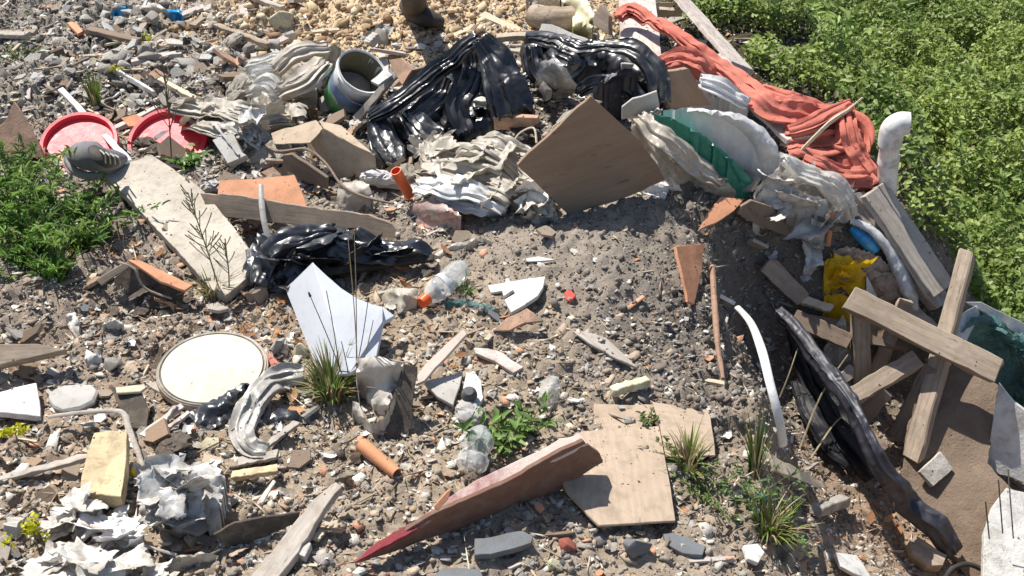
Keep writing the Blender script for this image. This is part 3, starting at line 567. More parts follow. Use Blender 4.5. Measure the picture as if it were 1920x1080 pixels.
size = (.0085+.0125*r.random(n)**1.5)*(1+.35*np.clip(.5-Y/9, 0, 1))
leaves('undergrowth', X, Y, Z, size, cl, LF, 22, 1.25, label='dense sunlit green leafy undergrowth on the low ground beyond the heap', cat='undergrowth', kind='stuff')
# ================================================================ materials of the rubbish
M_ply = wood('plywood', (.50, .39, .29), (.42, .32, .23), .25, .8, .35, rings=True)
M_plyd = wood('weathered plywood', (.33, .235, .16), (.25, .17, .115), .2, .85, .4)
M_wood = wood('weathered timber', (.46, .37, .285), (.22, .17, .125), .3)
M_woodg = wood('silvery old timber', (.50, .45, .39), (.28, .245, .21), .25)  # dark timber; on some shaded boards the shade is in this colour
M_woodd = wood('dark and shaded timber', (.26, .19, .14), (.16, .12, .09), .3)
M_woodl = wood('pale lumber', (.66, .56, .42), (.52, .42, .3), .2)
M_woodp = wood('lumber with flaking paint', (.62, .56, .52), (.46, .38, .33), .3)
M_terra = dirty('terracotta', (.62, .30, .17), (.52, .24, .13), 6, .18, .85)
M_terrad = dirty('dusty terracotta', (.56, .35, .24), (.44, .27, .18), 6, .35, .9)
M_white = dirty('white plastic', (.62, .64, .69), (.57, .59, .64), 4, .10, .5, .12)
M_tile = dirty('white glazed tile', (.72, .71, .67), (.66, .65, .61), 5, .25, .35, .15)
M_greyt = dirty('grey tile', (.46, .44, .41), (.38, .365, .34), 5, .15, .8, .3)
M_slate = dirty('blue grey slate', (.17, .18, .19), (.12, .13, .14), 8, .15, .7)
M_foam = dirty('yellow foam', (.66, .54, .33), (.56, .44, .26), 8, .3, .95, .6)
M_foam2 = dirty('pale yellow foam', (.72, .68, .47), (.6, .56, .38), 8, .25, .95, .6)
M_conc = dirty('concrete', (.46, .43, .39), (.34, .32, .28), 14, .3, .95, .7, rnd=.5)
M_red = dirty('red plastic', (.80, .04, .06), (.72, .045, .06), 5, .0, .45, .15, spec=.5, dirtcol=(.5, .28, .22))
M_redp = dirty('peeling red paint', (.34, .03, .04), (.25, .03, .035), 7, .2, .6, .4, dirtcol=(.45, .35, .3))
M_bag = film('black bin liner', (.011, .012, .015), (.02, .021, .026), .30, .45, .16, (.2, .18, .16), spec=.8)
M_sleeve = film('dark blue sleeve', (.02, .021, .03), (.045, .045, .058), .5, .6, .12, (.14, .13, .14))
M_sack = film('dirty white sack', (.66, .61, .52), (.50, .45, .37), .38, .7, .4, (.38, .32, .24), trans=.3)
M_wsack = film('white plastic sack', (.76, .75, .74), (.66, .65, .63), .4, .3, .2, (.5, .42, .34), trans=.12)
M_paper = dirty('white paper', (.74, .71, .66), (.58, .54, .48), 8, .3, .85, .5, trans=.08)
M_paperg = dirty('grey mottled paper', (.66, .65, .62), (.36, .35, .33), 26, .3, .8, .5)
M_clear = film('cloudy clear plastic', (.75, .74, .7), (.6, .58, .52), .2, .6, .3, (.5, .44, .35), alpha=.52)
M_green = film('green tarpaulin', (.03, .30, .20), (.025, .22, .15), .45, .25, .1, (.2, .3, .24), trans=.15)
M_teal = film('dark green netting', (.05, .16, .15), (.03, .10, .10), .6, .9, .25, (.22, .27, .25), sc=60, alpha=.85)
M_cloth = dirty('salmon cloth', (.70, .225, .165), (.60, .17, .125), 6, .2, .9, .4, trans=.2, dirtcol=(.55, .3, .22))
M_yel = film('yellow bag', (.95, .66, .02), (.88, .52, .02), .4, .4, .1, (.5, .35, .1), trans=.3)
M_card = wood('cardboard', (.50, .40, .29), (.42, .33, .24), .25, .9, .2)
M_cream = dirty('cream paint', (.60, .565, .46), (.53, .50, .40), 5, .16, .55, .25)
M_metal = dirty('grey strip metal', (.48, .48, .47), (.38, .38, .37), 7, .3, .45, .2, spec=.6)
M_pvc = dirty('white pvc', (.76, .75, .73), (.64, .62, .6), 9, .28, .4, .15, spec=.5)
M_orange = dirty('orange pipe plastic', (.75, .13, .03), (.66, .11, .03), 9, .06, .4, .15, spec=.5)
M_clayp = dirty('clay pipe', (.66, .30, .15), (.58, .25, .12), 9, .1, .7, .25)
M_blue = film('blue plastic', (.02, .22, .55), (.03, .35, .65), .2, .5, .05)
M_fluff = dirty('mineral wool', (.55, .42, .33), (.40, .30, .23), 60, .2, 1, 1.2)
M_shoe = dirty('grey suede', (.22, .215, .225), (.16, .155, .165), 12, .15, .85)
M_pit = film('dull black sheet', (.012, .012, .014), (.02, .02, .022), .55, .6, .06, (.1, .09, .08), spec=.3)
M_dark = dirty('black rubber', (.03, .028, .027), (.045, .04, .035), 8, .15, .7)
M_brown = dirty('brown sheeting', (.24, .175, .125), (.17, .12, .085), 16, .25, .95, 1.0)
M_plast = dirty('chalky plasterboard', (.66, .66, .63), (.52, .51, .48), 14, .2, .95, .8)
M_tar_shade = dirty('tar paper and shade', (.085, .068, .055), (.05, .042, .036), 12, .3, .9)  # tar paper, also the dark colour of shaded hollows and sides
B = lambda s: None
R3 = RT; 
# ---------------------------------------------------------------- the large pieces, back to front
# weathered post standing at the far side
drape('far_sack', 'grey sack slumped at the far edge of the heap', 'sack', [(985, -20, .12), (1055, -20, .14), (1060, 14, .12), (1035, 30, .1), (1000, 28, .06)], M_sack, .03, .012)
t = tube('log', 'barkless log lying in the shade under the pale yellow cloth', 'log', [(1000, 30, .06), (1040, 36, .07), (1105, 34, .08)], [.05, .055, .055], M_wood, 14, 5, wob=.05)
bar('plank', 'weathered grey white plank pointing away under the salmon cloth', 'plank', (1203, 128, .14), (1192, -30, .14), .155, .03, M_woodp, up=(0, -.2, 1), rag=.008)
board('grey_sheet', 'flat mauve grey board wedged above the torn black bag', 'board', [(1015, 44), (1035, 46), (1112, 78), (1112, 90), (1060, 84), (1008, 64)], M_greyt, ref=[(1015, 44, .2), (1112, 78, .2), (1060, 84, .16), (1008, 64, .16)], th=.02)
drape('yellow_cloth', 'pale yellow padded cloth hanging over the log', 'cloth', [(1050, -20, .16), (1092, -20, .2), (1106, 8, .2), (1114, 36, .18), (1110, 70, .12), (1090, 72, .11), (1076, 58, .14), (1074, 34, .17), (1058, 16, .17)], dirty('pale yellow cloth', (.78, .74, .52), (.7, .66, .45), 9, .08, .9), .03, .012, sc=12)
board('wood_offcut', 'upright brown offcut beside the pale yellow cloth', 'offcut', [(1128, 8), (1143, 30), (1143, 66), (1113, 46), (1114, 30)], M_wood, ref=[(1128, 8, .24), (1143, 30, .21), (1143, 80, .11), (1113, 70, .11)], th=.03)
board('slat', 'pale slat at the far edge, the upper of two', 'slat', [(1222, 6), (1262, 4), (1262, 14), (1222, 15)], M_woodl, ref=[(1222, 6, .1), (1262, 4, .1), (1262, 14, .08), (1222, 15, .08)], th=.02)
board('slat', 'pale slat at the far edge, the lower of two', 'slat', [(1222, 20), (1277, 18), (1279, 31), (1222, 30)], M_woodl, ref=[(1222, 20, .1), (1277, 18, .1), (1279, 31, .07), (1222, 30, .07)], th=.02)
bar('plank', 'pale grey plank running down the far flank behind the salmon cloth', 'plank', (1270, -10, .14), (1392, 128, .08), .11, .02, M_woodp, up=(.5, -.3, .8))
bar('plank', 'pinkish grey plank showing between the salmon cloth and the white sack', 'plank', (1330, 110, .10), (1500, 262, .12), .10, .02, M_woodp, up=(.1, -.6, .8))
# black bags
_d = drape('bin_bag', 'torn shiny black bin bag draped over rubble beside the paint bucket', 'bin bag', [(862, 88, 0.161), (900, 72, 0.186), (935, 82, 0.180), (960, 115, 0.161), (982, 165, 0.124), (1004, 212, 0.074), (985, 222, 0.062), (930, 222, 0.062), (925, 246, 0.043), (880, 262, 0.031), (850, 276, 0.025), (800, 284, 0.019), (772, 312, 0.012), (722, 316, 0.012), (703, 285, 0.019), (684, 242, 0.031), (700, 205, 0.056), (760, 186, 0.081), (800, 145, 0.112), (830, 118, 0.136)], M_bag, .05, .030, sc=7, step=7, D=35, k=10, fold=(1.9, 14, .012), sm=75, flaps=16)
folds(_d, M_bag, [[(900,78,.33,16),(925,110,.28,32),(945,160,.21,40),(962,212,.12,40)],[(902,76,.32,14),(850,112,.27,16),(790,158,.21,16),(730,204,.15,14),(694,226,.1,9)],[(885,100,.26,16),(884,150,.19,22),(856,200,.13,26),(872,250,.05,20)],[(704,208,.11,14),(712,250,.08,28),(728,285,.05,32),(740,314,.02,20)],[(760,212,.11,16),(790,245,.09,30),(815,270,.06,26),(800,286,.03,12)],[(840,150,.18,14),(820,190,.14,22),(770,225,.1,24)]], pamp=.005, crk=.008)
_d = drape('bin_bag', 'shiny black bin bag with a gaping mouth beside the weathered white plank', 'bin bag', [(985, 55, 0.120), (1012, 62, 0.120), (1046, 74, 0.120), (1060, 98, 0.108), (1108, 83, 0.144), (1165, 86, 0.162), (1205, 100, 0.156), (1236, 130, 0.144), (1248, 172, 0.108), (1250, 200, 0.072), (1222, 202, 0.060), (1200, 180, 0.060), (1160, 192, 0.036), (1100, 182, 0.036), (1050, 182, 0.030), (1012, 168, 0.036), (985, 142, 0.054), (976, 100, 0.084)], M_bag, .04, .030, sc=8, step=7, D=28, k=10, fold=(.7, 13, .012), sm=75, flaps=14)
folds(_d, M_bag, [[(985,72,.2,12),(1030,74,.23,18),(1085,92,.24,14),(1140,88,.27,14),(1190,98,.27,20),(1230,140,.22,26),(1240,192,.14,22)],[(996,96,.17,16),(1008,140,.11,22),(1040,172,.06,18)],[(1090,172,.09,14),(1130,156,.13,20),(1180,170,.11,22),(1204,196,.08,14)],[(1050,100,.21,14),(1084,118,.2,18),(1064,150,.13,18)]], pamp=.005, crk=.008)
drape('clear_bag', 'crumpled clear film caught between the two black bags', 'plastic film', [(1010, 118, .22), (1040, 112, .25), (1062, 130, .24), (1082, 158, .17), (1076, 182, .1), (1030, 184, .08), (1004, 160, .14)], M_clear, .02, .014, sc=18, step=6, skirt=False)
drape('bin_bag_scrap', 'grey wrinkled bin bag scrap in the shade below the gaping mouth', 'plastic film', [(1112, 165, .15), (1150, 135, .2), (1185, 130, .2), (1196, 150, .17), (1180, 180, .12), (1140, 190, .1)], M_sleeve, .02, .016, sc=16, step=6)
# bucket
bc = at(680, 133, .19); vv = viewvec(bc); axb = (vv*.74+Vector(RT)*.36+Vector(UP)*.55).normalized(); R0 = 48*mpp(bc); BL = R0*2.05
Mb = axisM(bc-axb*BL, axb)
bk = empty('paint_bucket', bc-axb*BL*.9, 'large white plastic paint bucket lying tilted with a blue and green label', 'bucket')
tb = NT('bucket print'); vb = tb.coord(); sx = tb.n('SeparateXYZ'); tb.l(vb, sx.inputs[0]); nb = tb.noise(vb, 9, 4, .5)
fz = tb.mth('ADD', tb.mth('MULTIPLY', sx.outputs[2], 1/BL), tb.mth('MULTIPLY', tb.mth('SUBTRACT', nb, .5), .25))
cb_ = tb.ramp(fz, [(.12, (.05, .25, .06)), (.30, (.10, .42, .12)), (.42, (.10, .20, .40)), (.60, (.16, .2, .3)), (.76, (.62, .64, .64)), (.9, (.8, .8, .78))])
tb.l(tb.mix(tb.mth('MULTIPLY', tb.ramp(tb.noise(vb, 25, 8, .7), [(.5, (0, 0, 0)), (.65, (1, 1, 1))]), .4), cb_, (.32, .28, .23)), tb.b.inputs['Base Color']); tb.b.inputs['Roughness'].default_value = .4
lathe('body', [(0, 0), (R0*.84, 0), (R0*.88, .01), (R0*.97, BL*.88), (R0*1.04, BL*.885), (R0*1.04, BL*.93), (R0*.99, BL*.935), (R0*1.0, BL), (R0*1.035, BL*1.005), (R0*1.03, BL*.99), (R0*.955, BL*.985), (R0*.83, .02), (0, .02)], Mb, tb.m, 56, bk, dent=.03)
lathe('lining', [(R0*.95, BL*.98), (R0*.94, BL*.9), (R0*.825, .03), (0, .03)], Mb, dirty('bucket lining', (.27, .25, .15), (.17, .16, .09), 9, .4, .7), 48, bk, dent=.03)
lathe('dried_paint', [(0, .10), (R0*.4, .115), (R0*.87, .09)], Mb@Matrix.Rotation(.25, 4, 'X'), dirty('old grey paint', (.27, .25, .235), (.2, .185, .17), 14, .3, .9, .9), 32, bk, dent=.12)
for q in ((1, 0),):
    hp = [Mb@Vector((R0*1.05*math.cos(a), R0*1.05*math.sin(a), BL*.9-.06*math.sin(a+2.6))) for a in np.linspace(-2.6, .5, 9)]
    tube('handle', None, None, hp, .0022, M_metal, 6, 3, parent=bk)
# boards round the bucket
board('plaster_chip', 'white plaster fragment resting on the bucket mouth', 'fragment', [(695, 152), (722, 128), (736, 140), (710, 160)], M_plast, ref=[(695, 152, .2), (722, 128, .22), (736, 140, .21)], th=.012)
bar('batten', 'greyish batten leaning against the bucket', 'batten', (666, 226, .03), (742, 140, .2), .028, .018, M_woodg, up=(-.3, -.7, .6))
board('tile_shard', 'pinkish triangular board shard pointing down beside the bucket', 'shard', [(728, 112), (752, 108), (771, 130), (753, 160), (738, 138)], M_terrad, ref=[(728, 112, .2), (771, 130, .19), (753, 160, .14)], th=.012)
board('chipboard', 'long narrow board between the bucket and the black bag', 'board', [(770, 132), (830, 116), (828, 124), (805, 148), (764, 172), (762, 140)], M_woodd, ref=[(770, 132, .18), (830, 116, .19), (764, 172, .1)], th=.02)
board('batten', 'sunlit batten behind the top of the black bag', 'batten', [(930, 72), (985, 70), (988, 80), (930, 80)], M_woodl, ref=[(930, 72, .22), (985, 70, .22), (985, 84, .18)], th=.02)
board('fibreboard', 'brown strip of board under the lower edge of the black bag', 'board', [(925, 222), (1008, 222), (1010, 232), (990, 246), (926, 246)], M_terrad, ref=[(925, 222, .12), (1008, 222, .12), (990, 246, .06)], th=.02)
# right of the bags
board('plank_offcut', 'weathered brown offcut standing beside the salmon cloth and white plastic', 'offcut', [(1250, 134), (1290, 128), (1332, 196), (1258, 204), (1246, 180)], M_plyd, ref=[(1250, 134, .24), (1290, 128, .24), (1332, 196, .12), (1258, 204, .1)], th=.03)
_d = drape('plastic_bag', 'scrunched white plastic bag above the white sack', 'plastic bag', [(1306, 148, 0.160), (1345, 150, 0.152), (1380, 175, 0.136), (1404, 190, 0.120), (1402, 208, 0.096), (1372, 210, 0.080), (1336, 202, 0.080)], M_wsack, .03, .02, sc=18, step=5, flaps=8)
folds(_d, M_wsack, [[(1312,155,.22,12),(1350,168,.21,18),(1398,196,.16,12)]], pl=1.8, crk=.010)
board('tray', 'light grey plastic tray end beside the diamond board', 'tray', [(1166, 200), (1186, 184), (1232, 171), (1237, 200), (1212, 214), (1166, 224)], M_greyt, ref=[(1166, 200, .2), (1232, 171, .24), (1237, 205, .17), (1166, 224, .15)], th=.01)
_d = drape('clear_bag', 'long grimy clear plastic bag down the flank of the diamond board', 'plastic bag', [(1182, 224, 0.144), (1224, 214, 0.160), (1252, 246, 0.144), (1300, 278, 0.112), (1346, 320, 0.072), (1384, 368, 0.016), (1330, 368, 0.016), (1298, 346, 0.016), (1262, 350, 0.016), (1243, 322, 0.024), (1210, 262, 0.080)], film('grimy clear bag', (.58, .52, .43), (.45, .4, .33), .25, .6, .4, (.45, .37, .27), alpha=.85), .05, .025, sc=12, step=7, fold=(.8, 22, .006), flaps=10)
folds(_d, MATS['grimy clear bag'], [[(1200,226,.22,14),(1240,262,.2,24),(1290,303,.14,28),(1345,345,.07,20)],[(1190,232,.2,10),(1232,290,.12,18),(1270,338,.05,16)]], pl=1.8, crk=.010)
drape('tarpaulin', 'green tarpaulin strip running under the white sack', 'tarpaulin', [(1226, 214, .2), (1262, 222, .22), (1330, 262, .18), (1372, 300, .14), (1404, 332, .1), (1440, 346, .05), (1405, 374, .02), (1374, 362, .03), (1346, 325, .07), (1306, 280, .14), (1264, 262, .17), (1236, 240, .18)], M_green, .025, .008, sc=8, step=7, fold=(2.4, 13, .006))
drape('sack', 'full white plastic sack bulging beside the green tarpaulin', 'sack', [(1243, 206, .2), (1290, 202, .24), (1340, 206, .25), (1385, 212, .25), (1430, 238, .23), (1458, 275, .2), (1464, 302, .16), (1446, 325, .12), (1416, 332, .09), (1396, 314, .1), (1384, 284, .14), (1352, 254, .17), (1300, 240, .18), (1262, 226, .19)], M_wsack, .10, .006, sc=5, step=7, D=60, k=6)
for i, (a, b) in enumerate([((1290, 222), (1322, 232)), ((1335, 238), (1352, 250)), ((1262, 214), (1284, 222))]): pass
# salmon cloth
cl = empty('salmon_cloth', at(1450, 220, .05), 'long twisted salmon red cloth trailing along the top of the heap', 'cloth')
pleated('fold', None, None, [(1156, 44, .2, 8), (1176, 26, .22, 10), (1212, 38, .22, 12), (1262, 68, .21, 13), (1325, 112, .19, 17), (1385, 158, .17, 23), (1440, 200, .15, 29), (1500, 216, .14, 34), (1560, 228, .13, 22)], M_cloth, .026, 2.2, .007, 5, crk=.009, wander=.9, parent=cl)
pleated('fold', None, None, [(1424, 176, .15, 14), (1470, 190, .15, 16), (1510, 204, .14, 18), (1548, 232, .12, 26)], M_cloth, .025, 3, .007, 9, parent=cl)
pleated('fold', None, None, [(1470, 262, .09, 34), (1510, 262, .10, 46), (1550, 258, .11, 52), (1588, 262, .10, 50), (1602, 300, .08, 26)], M_cloth, .02, 2.4, .012, 15, crk=.014, wander=1.1, parent=cl)
pleated('fold', None, None, [(1582, 206, .17, 10), (1586, 246, .15, 16), (1598, 290, .11, 26), (1618, 326, .08, 28), (1634, 350, .06, 14)], M_cloth, .03, 2.0, .010, 21, crk=.010, wander=.9, parent=cl)
pleated('fold', None, None, [(1506, 302, .08, 10), (1545, 318, .09, 20), (1588, 334, .09, 25), (1642, 346, .06, 18)], M_cloth, .03, 2.6, .008, 27, crk=.009, wander=.9, parent=cl)
pleated('fold', None, None, [(1480, 250, .12, 10), (1520, 238, .15, 16), (1560, 216, .18, 14), (1594, 200, .2, 8)], M_cloth, .02, 3, .007, 33, parent=cl)
pleated('cloth_scrap', 'crumpled salmon cloth scrap above the brown offcut', 'cloth', [(1240, 128, .18, 14), (1272, 116, .2, 22), (1308, 126, .19, 20), (1330, 148, .16, 8)], M_cloth, .03, 4, .010, 41, crk=.008)
tube('stick', 'thin bare stick poking out of the salmon cloth', 'stick', [(1498, 286, .1), (1555, 230, .26), (1592, 205, .3), (1617, 183, .36)], [.006, .007, .005, .003], M_woodl, 7, 4, wob=.15)
# diamond board
board('plywood_board', 'large square brown board tilted up on one corner like a diamond', 'board', [(1110, 181), (1150, 218), (1200, 264), (1226, 300), (1247, 337), (1190, 362), (1066, 403), (1015, 352), (972, 311), (1040, 246)], M_plyd, ref=[(1110, 181, .39), (1247, 337, .06), (1066, 403, .0), (972, 311, .22)], th=.012, warp=.004)
board('backing_strip', 'cream board edge showing behind the tilted diamond board', 'board', [(1036, 236), (1100, 184), (1130, 190), (1110, 200), (1040, 262), (1020, 272)], M_woodl, ref=[(1036, 236, .26), (1100, 184, .34), (1130, 190, .34), (1020, 272, .2)], th=.01)
# pile of sacks in the middle
_d = drape('sack', 'crumpled dirty white sack heaped against the diamond board', 'sack', [(795, 268, 0.070), (815, 258, 0.091), (850, 272, 0.091), (900, 268, 0.098), (960, 288, 0.098), (978, 315, 0.084), (1010, 350, 0.056), (1052, 392, 0.014), (1010, 402, 0.014), (960, 396, 0.021), (900, 366, 0.028), (840, 352, 0.035), (790, 335, 0.035), (784, 300, 0.056)], M_sack, .07, .024, sc=9, step=6, D=34, fold=(.35, 26, .010), sm=70, flaps=26)
folds(_d, M_sack, [[(800,290,.13,20),(850,288,.15,26),(910,298,.15,30),(970,322,.12,26),(1012,362,.07,14)],[(790,318,.1,16),(850,328,.12,24),(910,348,.1,26),(962,380,.06,20)],[(890,272,.16,12),(935,276,.17,16),(980,292,.15,14),(1000,306,.13,9)],[(804,274,.14,14),(812,300,.13,22),(830,330,.1,20)]], pl=2.4, pamp=.006, crk=.014, thick=.012)
sheets(_d, M_sack, [(830,282,.16,60,20,.6),(880,300,.16,70,-30,.7),(940,300,.15,70,60,.6),(820,320,.13,60,100,.7),(880,340,.12,70,10,.6),(950,350,.1,70,-50,.7),(1000,345,.09,56,30,.6),(1020,388,.05,50,80,.7)], 1.5)
_d = drape('sack', 'bright white crumpled sack below the orange pipe', 'sack', [(782, 338, 0.042), (830, 330, 0.070), (880, 338, 0.070), (920, 352, 0.063), (945, 375, 0.042), (950, 398, 0.021), (915, 408, 0.014), (880, 388, 0.021), (820, 376, 0.021), (785, 366, 0.021)], M_wsack, .04, .022, sc=13, step=6, D=24, fold=(.3, 30, .008), sm=70, flaps=14)
folds(_d, M_wsack, [[(786,354,.09,16),(836,350,.12,24),(900,360,.11,24),(948,392,.05,14)],[(800,376,.06,12),(860,380,.07,16),(920,396,.05,14)]], pl=2, crk=.013, pamp=.004, thick=.010)
sheets(_d, M_wsack, [(810,350,.09,56,15,.6),(860,352,.1,64,-20,.6),(915,368,.09,60,40,.6),(840,378,.06,50,80,.6)], 1.5)
tube('flower_stem', 'pale curved stalk looping up beside the diamond board', 'stalk', [(958, 282, .1), (972, 252, .14), (1000, 240, .16), (1006, 268, .12)], .004, M_woodl, 6, 5)
tube('orange_pipe', 'short bright orange pipe sticking up from the sacks', 'pipe', [(768, 366, .05), (742, 320, .16)], .0185, M_orange, 20, 1, hollow=.14)
drape('clear_bottle', 'crushed clear plastic tub with reddish stains beside the white sack', 'tub', [(772, 382, .05), (800, 374, .08), (838, 384, .09), (866, 404, .07), (866, 420, .03), (830, 434, .01), (790, 420, .01), (770, 402, .02)], film('stained clear tub', (.55, .47, .42), (.5, .25, .2), .2, .5, .25, (.5, .42, .33), alpha=.8), .03, .008, sc=10)
drape('cement_bag', 'torn cream paper bag end under the corner of the diamond board', 'paper bag', [(988, 352, .09), (1016, 358, .1), (1040, 388, .05), (1046, 404, .02), (1010, 420, .01), (985, 408, .02), (978, 380, .05)], M_paper, .02, .014, sc=16, step=5, flaps=5)
drape('foil_scrap', 'twisted white plastic strip lying on the crest of the dirt mound', 'plastic scrap', [(1166, 352, .02), (1192, 338, .03), (1232, 336, .035), (1272, 346, .03), (1278, 356, .02), (1252, 362, .01), (1246, 374, .01), (1224, 366, .012), (1190, 356, .01)], M_wsack, .02, .014, sc=22, step=4)
# cardboard box by the black bag
bx = empty('cardboard_box', at(620, 300, 0), 'crushed brown cardboard box with a sunlit open flap', 'box')
board('flap', None, None, [(508, 250), (592, 224), (604, 240), (580, 266), (514, 270)], M_card, ref=[(508, 250, .10), (592, 224, .17), (604, 240, .17), (514, 270, .08)], th=.006, parent=bx, warp=.004)
board('side', None, None, [(604, 240), (655, 270), (700, 292), (702, 322), (680, 334), (640, 338), (598, 300), (578, 268)], M_card, ref=[(604, 240, .17), (700, 292, .14), (680, 334, .03), (578, 268, .10)], th=.006, parent=bx, warp=.004)
board('side', None, None, [(598, 226), (640, 236), (700, 290), (660, 272), (606, 240)], M_card, ref=[(598, 226, .17), (640, 236, .17), (700, 290, .14)], th=.006, parent=bx)
tube('root', 'long brown curving root arching over the rubbish to the orange pipe', 'root', [(486, 262, .06), (520, 284, .09), (575, 280, .11), (612, 308, .10), (640, 346, .08), (680, 368, .07), (738, 382, .05)], [.007, .007, .006, .006, .005, .005, .004], M_woodd, 7, 6, wob=.1)
tube('root', 'pale forked root below the crushed cardboard box', 'root', [(500, 300, .05), (540, 302, .07), (570, 296, .08), (598, 308, .07)], [.008, .007, .005, .004], M_wood, 7, 5, wob=.1)
board('drawer_side', 'dark board edge with a white cup behind it', 'board', [(528, 292), (545, 290), (612, 334), (610, 356), (560, 336), (528, 318)], M_woodd, ref=[(528, 292, .09), (612, 334, .08), (610, 360, .02), (528, 318, .05)], th=.015)
drape('cup', 'crushed white cup among boards near the root', 'cup', [(548, 296, .09), (572, 292, .11), (584, 308, .08), (580, 322, .06), (560, 314, .07)], M_tile, .02, .003, step=5)
# terracotta tile and plank
board('terracotta_tile', 'flat square terracotta tile leaning on the rough plank', 'tile', [(412, 338), (450, 336), (552, 327), (566, 358), (577, 391), (480, 382), (408, 366)], M_terra, ref=[(412, 338, .10), (552, 327, .10), (577, 391, .06), (408, 366, .07)], th=.012)
board('plank', 'long rough plank with peeling bark running below the terracotta tile', 'plank', [(374, 362), (430, 365), (575, 388), (690, 402), (735, 420), (750, 440), (740, 456), (690, 448), (640, 434), (540, 420), (410, 406), (386, 386)], wood('rough plank', (.40, .31, .23), (.26, .2, .15), .35), ref=[(374, 362, .09), (735, 420, .05), (740, 456, .0), (400, 406, .03)], th=.03, rag=1.6)
tube('metal_strap', 'thin grey bent metal strap standing in front of the rough plank', 'strap', [(489, 346, .14), (491, 385, .1), (497, 425, .06), (508, 458, .02)], [.008, .01, .009, .011], M_metal, 8, 4, flat=.3)
drape('plastic_scrap', 'translucent bag scrap behind the long rough plank', 'plastic scrap', [(636, 348, .06), (668, 340, .09), (692, 346, .09), (700, 372, .06), (690, 398, .03), (640, 396, .03), (630, 372, .04)], M_sack, .03, .014, sc=16, step=5)
# canvas-wrapped board
board('wrapped_board', 'long cream canvas covered board lying diagonally beside the green weeds', 'board', [(188, 322), (240, 302), (285, 290), (312, 306), (384, 358), (430, 420), (480, 488), (470, 514), (422, 553), (394, 540), (358, 500), (278, 412), (232, 364)], dirty('grubby canvas', (.55, .50, .42), (.45, .40, .33), 5, .22, .85, .8), ref=[(188, 322, .075), (285, 290, .09), (480, 488, .06), (422, 553, .035)], th=.03, warp=.006, step=8, rag=.7)
# red lids and shoe
for (cx, cy, rx, nrmv, lab, lift) in ((150, 272, 72, (.05, .10, 1), 'upturned red plastic lid partly under the grey shoe', .035), (316, 268, 75, (-.02, .05, 1), 'red plastic lid lying flat near the head of the canvas covered board', .02)):
    p = at(cx, cy, lift); R = rx*mpp(p); nv = (Vector(nrmv)+Vector((0, -.60, 0))).normalized()
    lathe('bucket_lid', [(0, .002), (R*.86, .002), (R*.87, .012), (R*.90, .02), (R*.985, .021), (R, .015), (R*1.0, -.004), (R*.97, -.006), (R*.965, .012), (R*.9, .010), (R*.88, -.004), (0, -.006)], axisM(p, nv), M_red, 64, None, lab, 'lid', dent=.012, seed=cx)
p = at(176, 292, .14); sh = empty('shoe', p-Vector((0, 0, .02)), 'grey shoe with black laces lying on the red lid', 'shoe')
def shoe_mesh(name, pts, rad, mat, flat): return tube(name, None, None, pts, rad, mat, 16, 6, flat=flat, parent=sh)
A0 = at(152, 278, .17); shoe_mesh('upper', [at(134, 286, .12), at(148, 288, .13), at(168, 292, .135), at(192, 300, .12), at(218, 298, .10), at(236, 296, .09)], [.012, .05, .062, .05, .036, .012], M_shoe, .8)
tube('sole', None, None, [at(128, 280, .13), at(126, 300, .1), at(142, 322, .08), at(172, 330, .07), at(204, 322, .07), at(232, 300, .08)], [.006, .013, .015, .015, .013, .006], dirty('grey rubber sole', (.3, .3, .3), (.22, .22, .22), 9, .2, .7), 8, 5, parent=sh)
tube('tongue', None, None, [at(172, 276, .2), at(184, 290, .19), at(200, 300, .17), at(220, 304, .14)], [.014, .03, .03, .012], M_dark, 12, 5, flat=.55, parent=sh)
for q in range(4): tube('lace', None, None, [at(188+q*9, 282+q*3, .20-q*.012), at(196+q*9, 290+q*2, .225-q*.014), at(198+q*9, 306+q, .18-q*.012)], .0028, M_greyt, 6, 3, parent=sh)
bar('batten', 'narrow white painted batten lying behind the red lid and shoe', 'batten', (114, 168, .09), (244, 304, .07), .022, .012, M_pvc, up=(0, -.4, 1))
board('terracotta_tile', 'broken pointed terracotta tile standing at the edge of the green weeds', 'tile', [(-20, 250), (8, 228), (26, 190), (42, 214), (58, 240), (76, 274), (84, 296), (-20, 296)], M_terrad, ref=[(0, 240, .14), (26, 190, .2), (84, 296, .03), (-20, 296, .03)], th=.014)
board('tile_fragment', 'small orange brown board behind the flat red lid', 'fragment', [(226, 220), (254, 213), (302, 233), (296, 238), (240, 236)], M_terra, ref=[(226, 220, .06), (254, 213, .07), (302, 233, .06), (240, 236, .04)], th=.01)
_d = drape('net_bag', 'tangled whitish net bag spread behind the grey box', 'net bag', [(326, 192, 0.040), (396, 184, 0.064), (440, 205, 0.072), (498, 210, 0.080), (552, 212, 0.064), (560, 232, 0.048), (505, 244, 0.040), (478, 262, 0.040), (420, 256, 0.048), (380, 236, 0.048), (340, 232, 0.032)], M_sack, .04, .024, sc=20, step=5, D=20, fold=(.4, 60, .007), flaps=30)
folds(_d, M_sack, [[(330,205,.08,18),(400,203,.11,24),(470,224,.11,22),(548,226,.08,14)],[(350,236,.06,14),(410,244,.08,18),(470,250,.09,20),(502,262,.06,9)],[(400,190,.09,12),(450,208,.12,14),(520,214,.11,12)]], pl=2.4, pamp=.005, crk=.012, thick=.01)
sheets(_d, M_sack, [(350,205,.09,50,10,.6),(400,200,.1,60,50,.5),(450,215,.11,60,-30,.6),(510,225,.1,60,20,.5),(420,240,.08,50,90,.5),(480,250,.08,56,10,.6),(350,230,.07,40,60,.6)], 1.6)
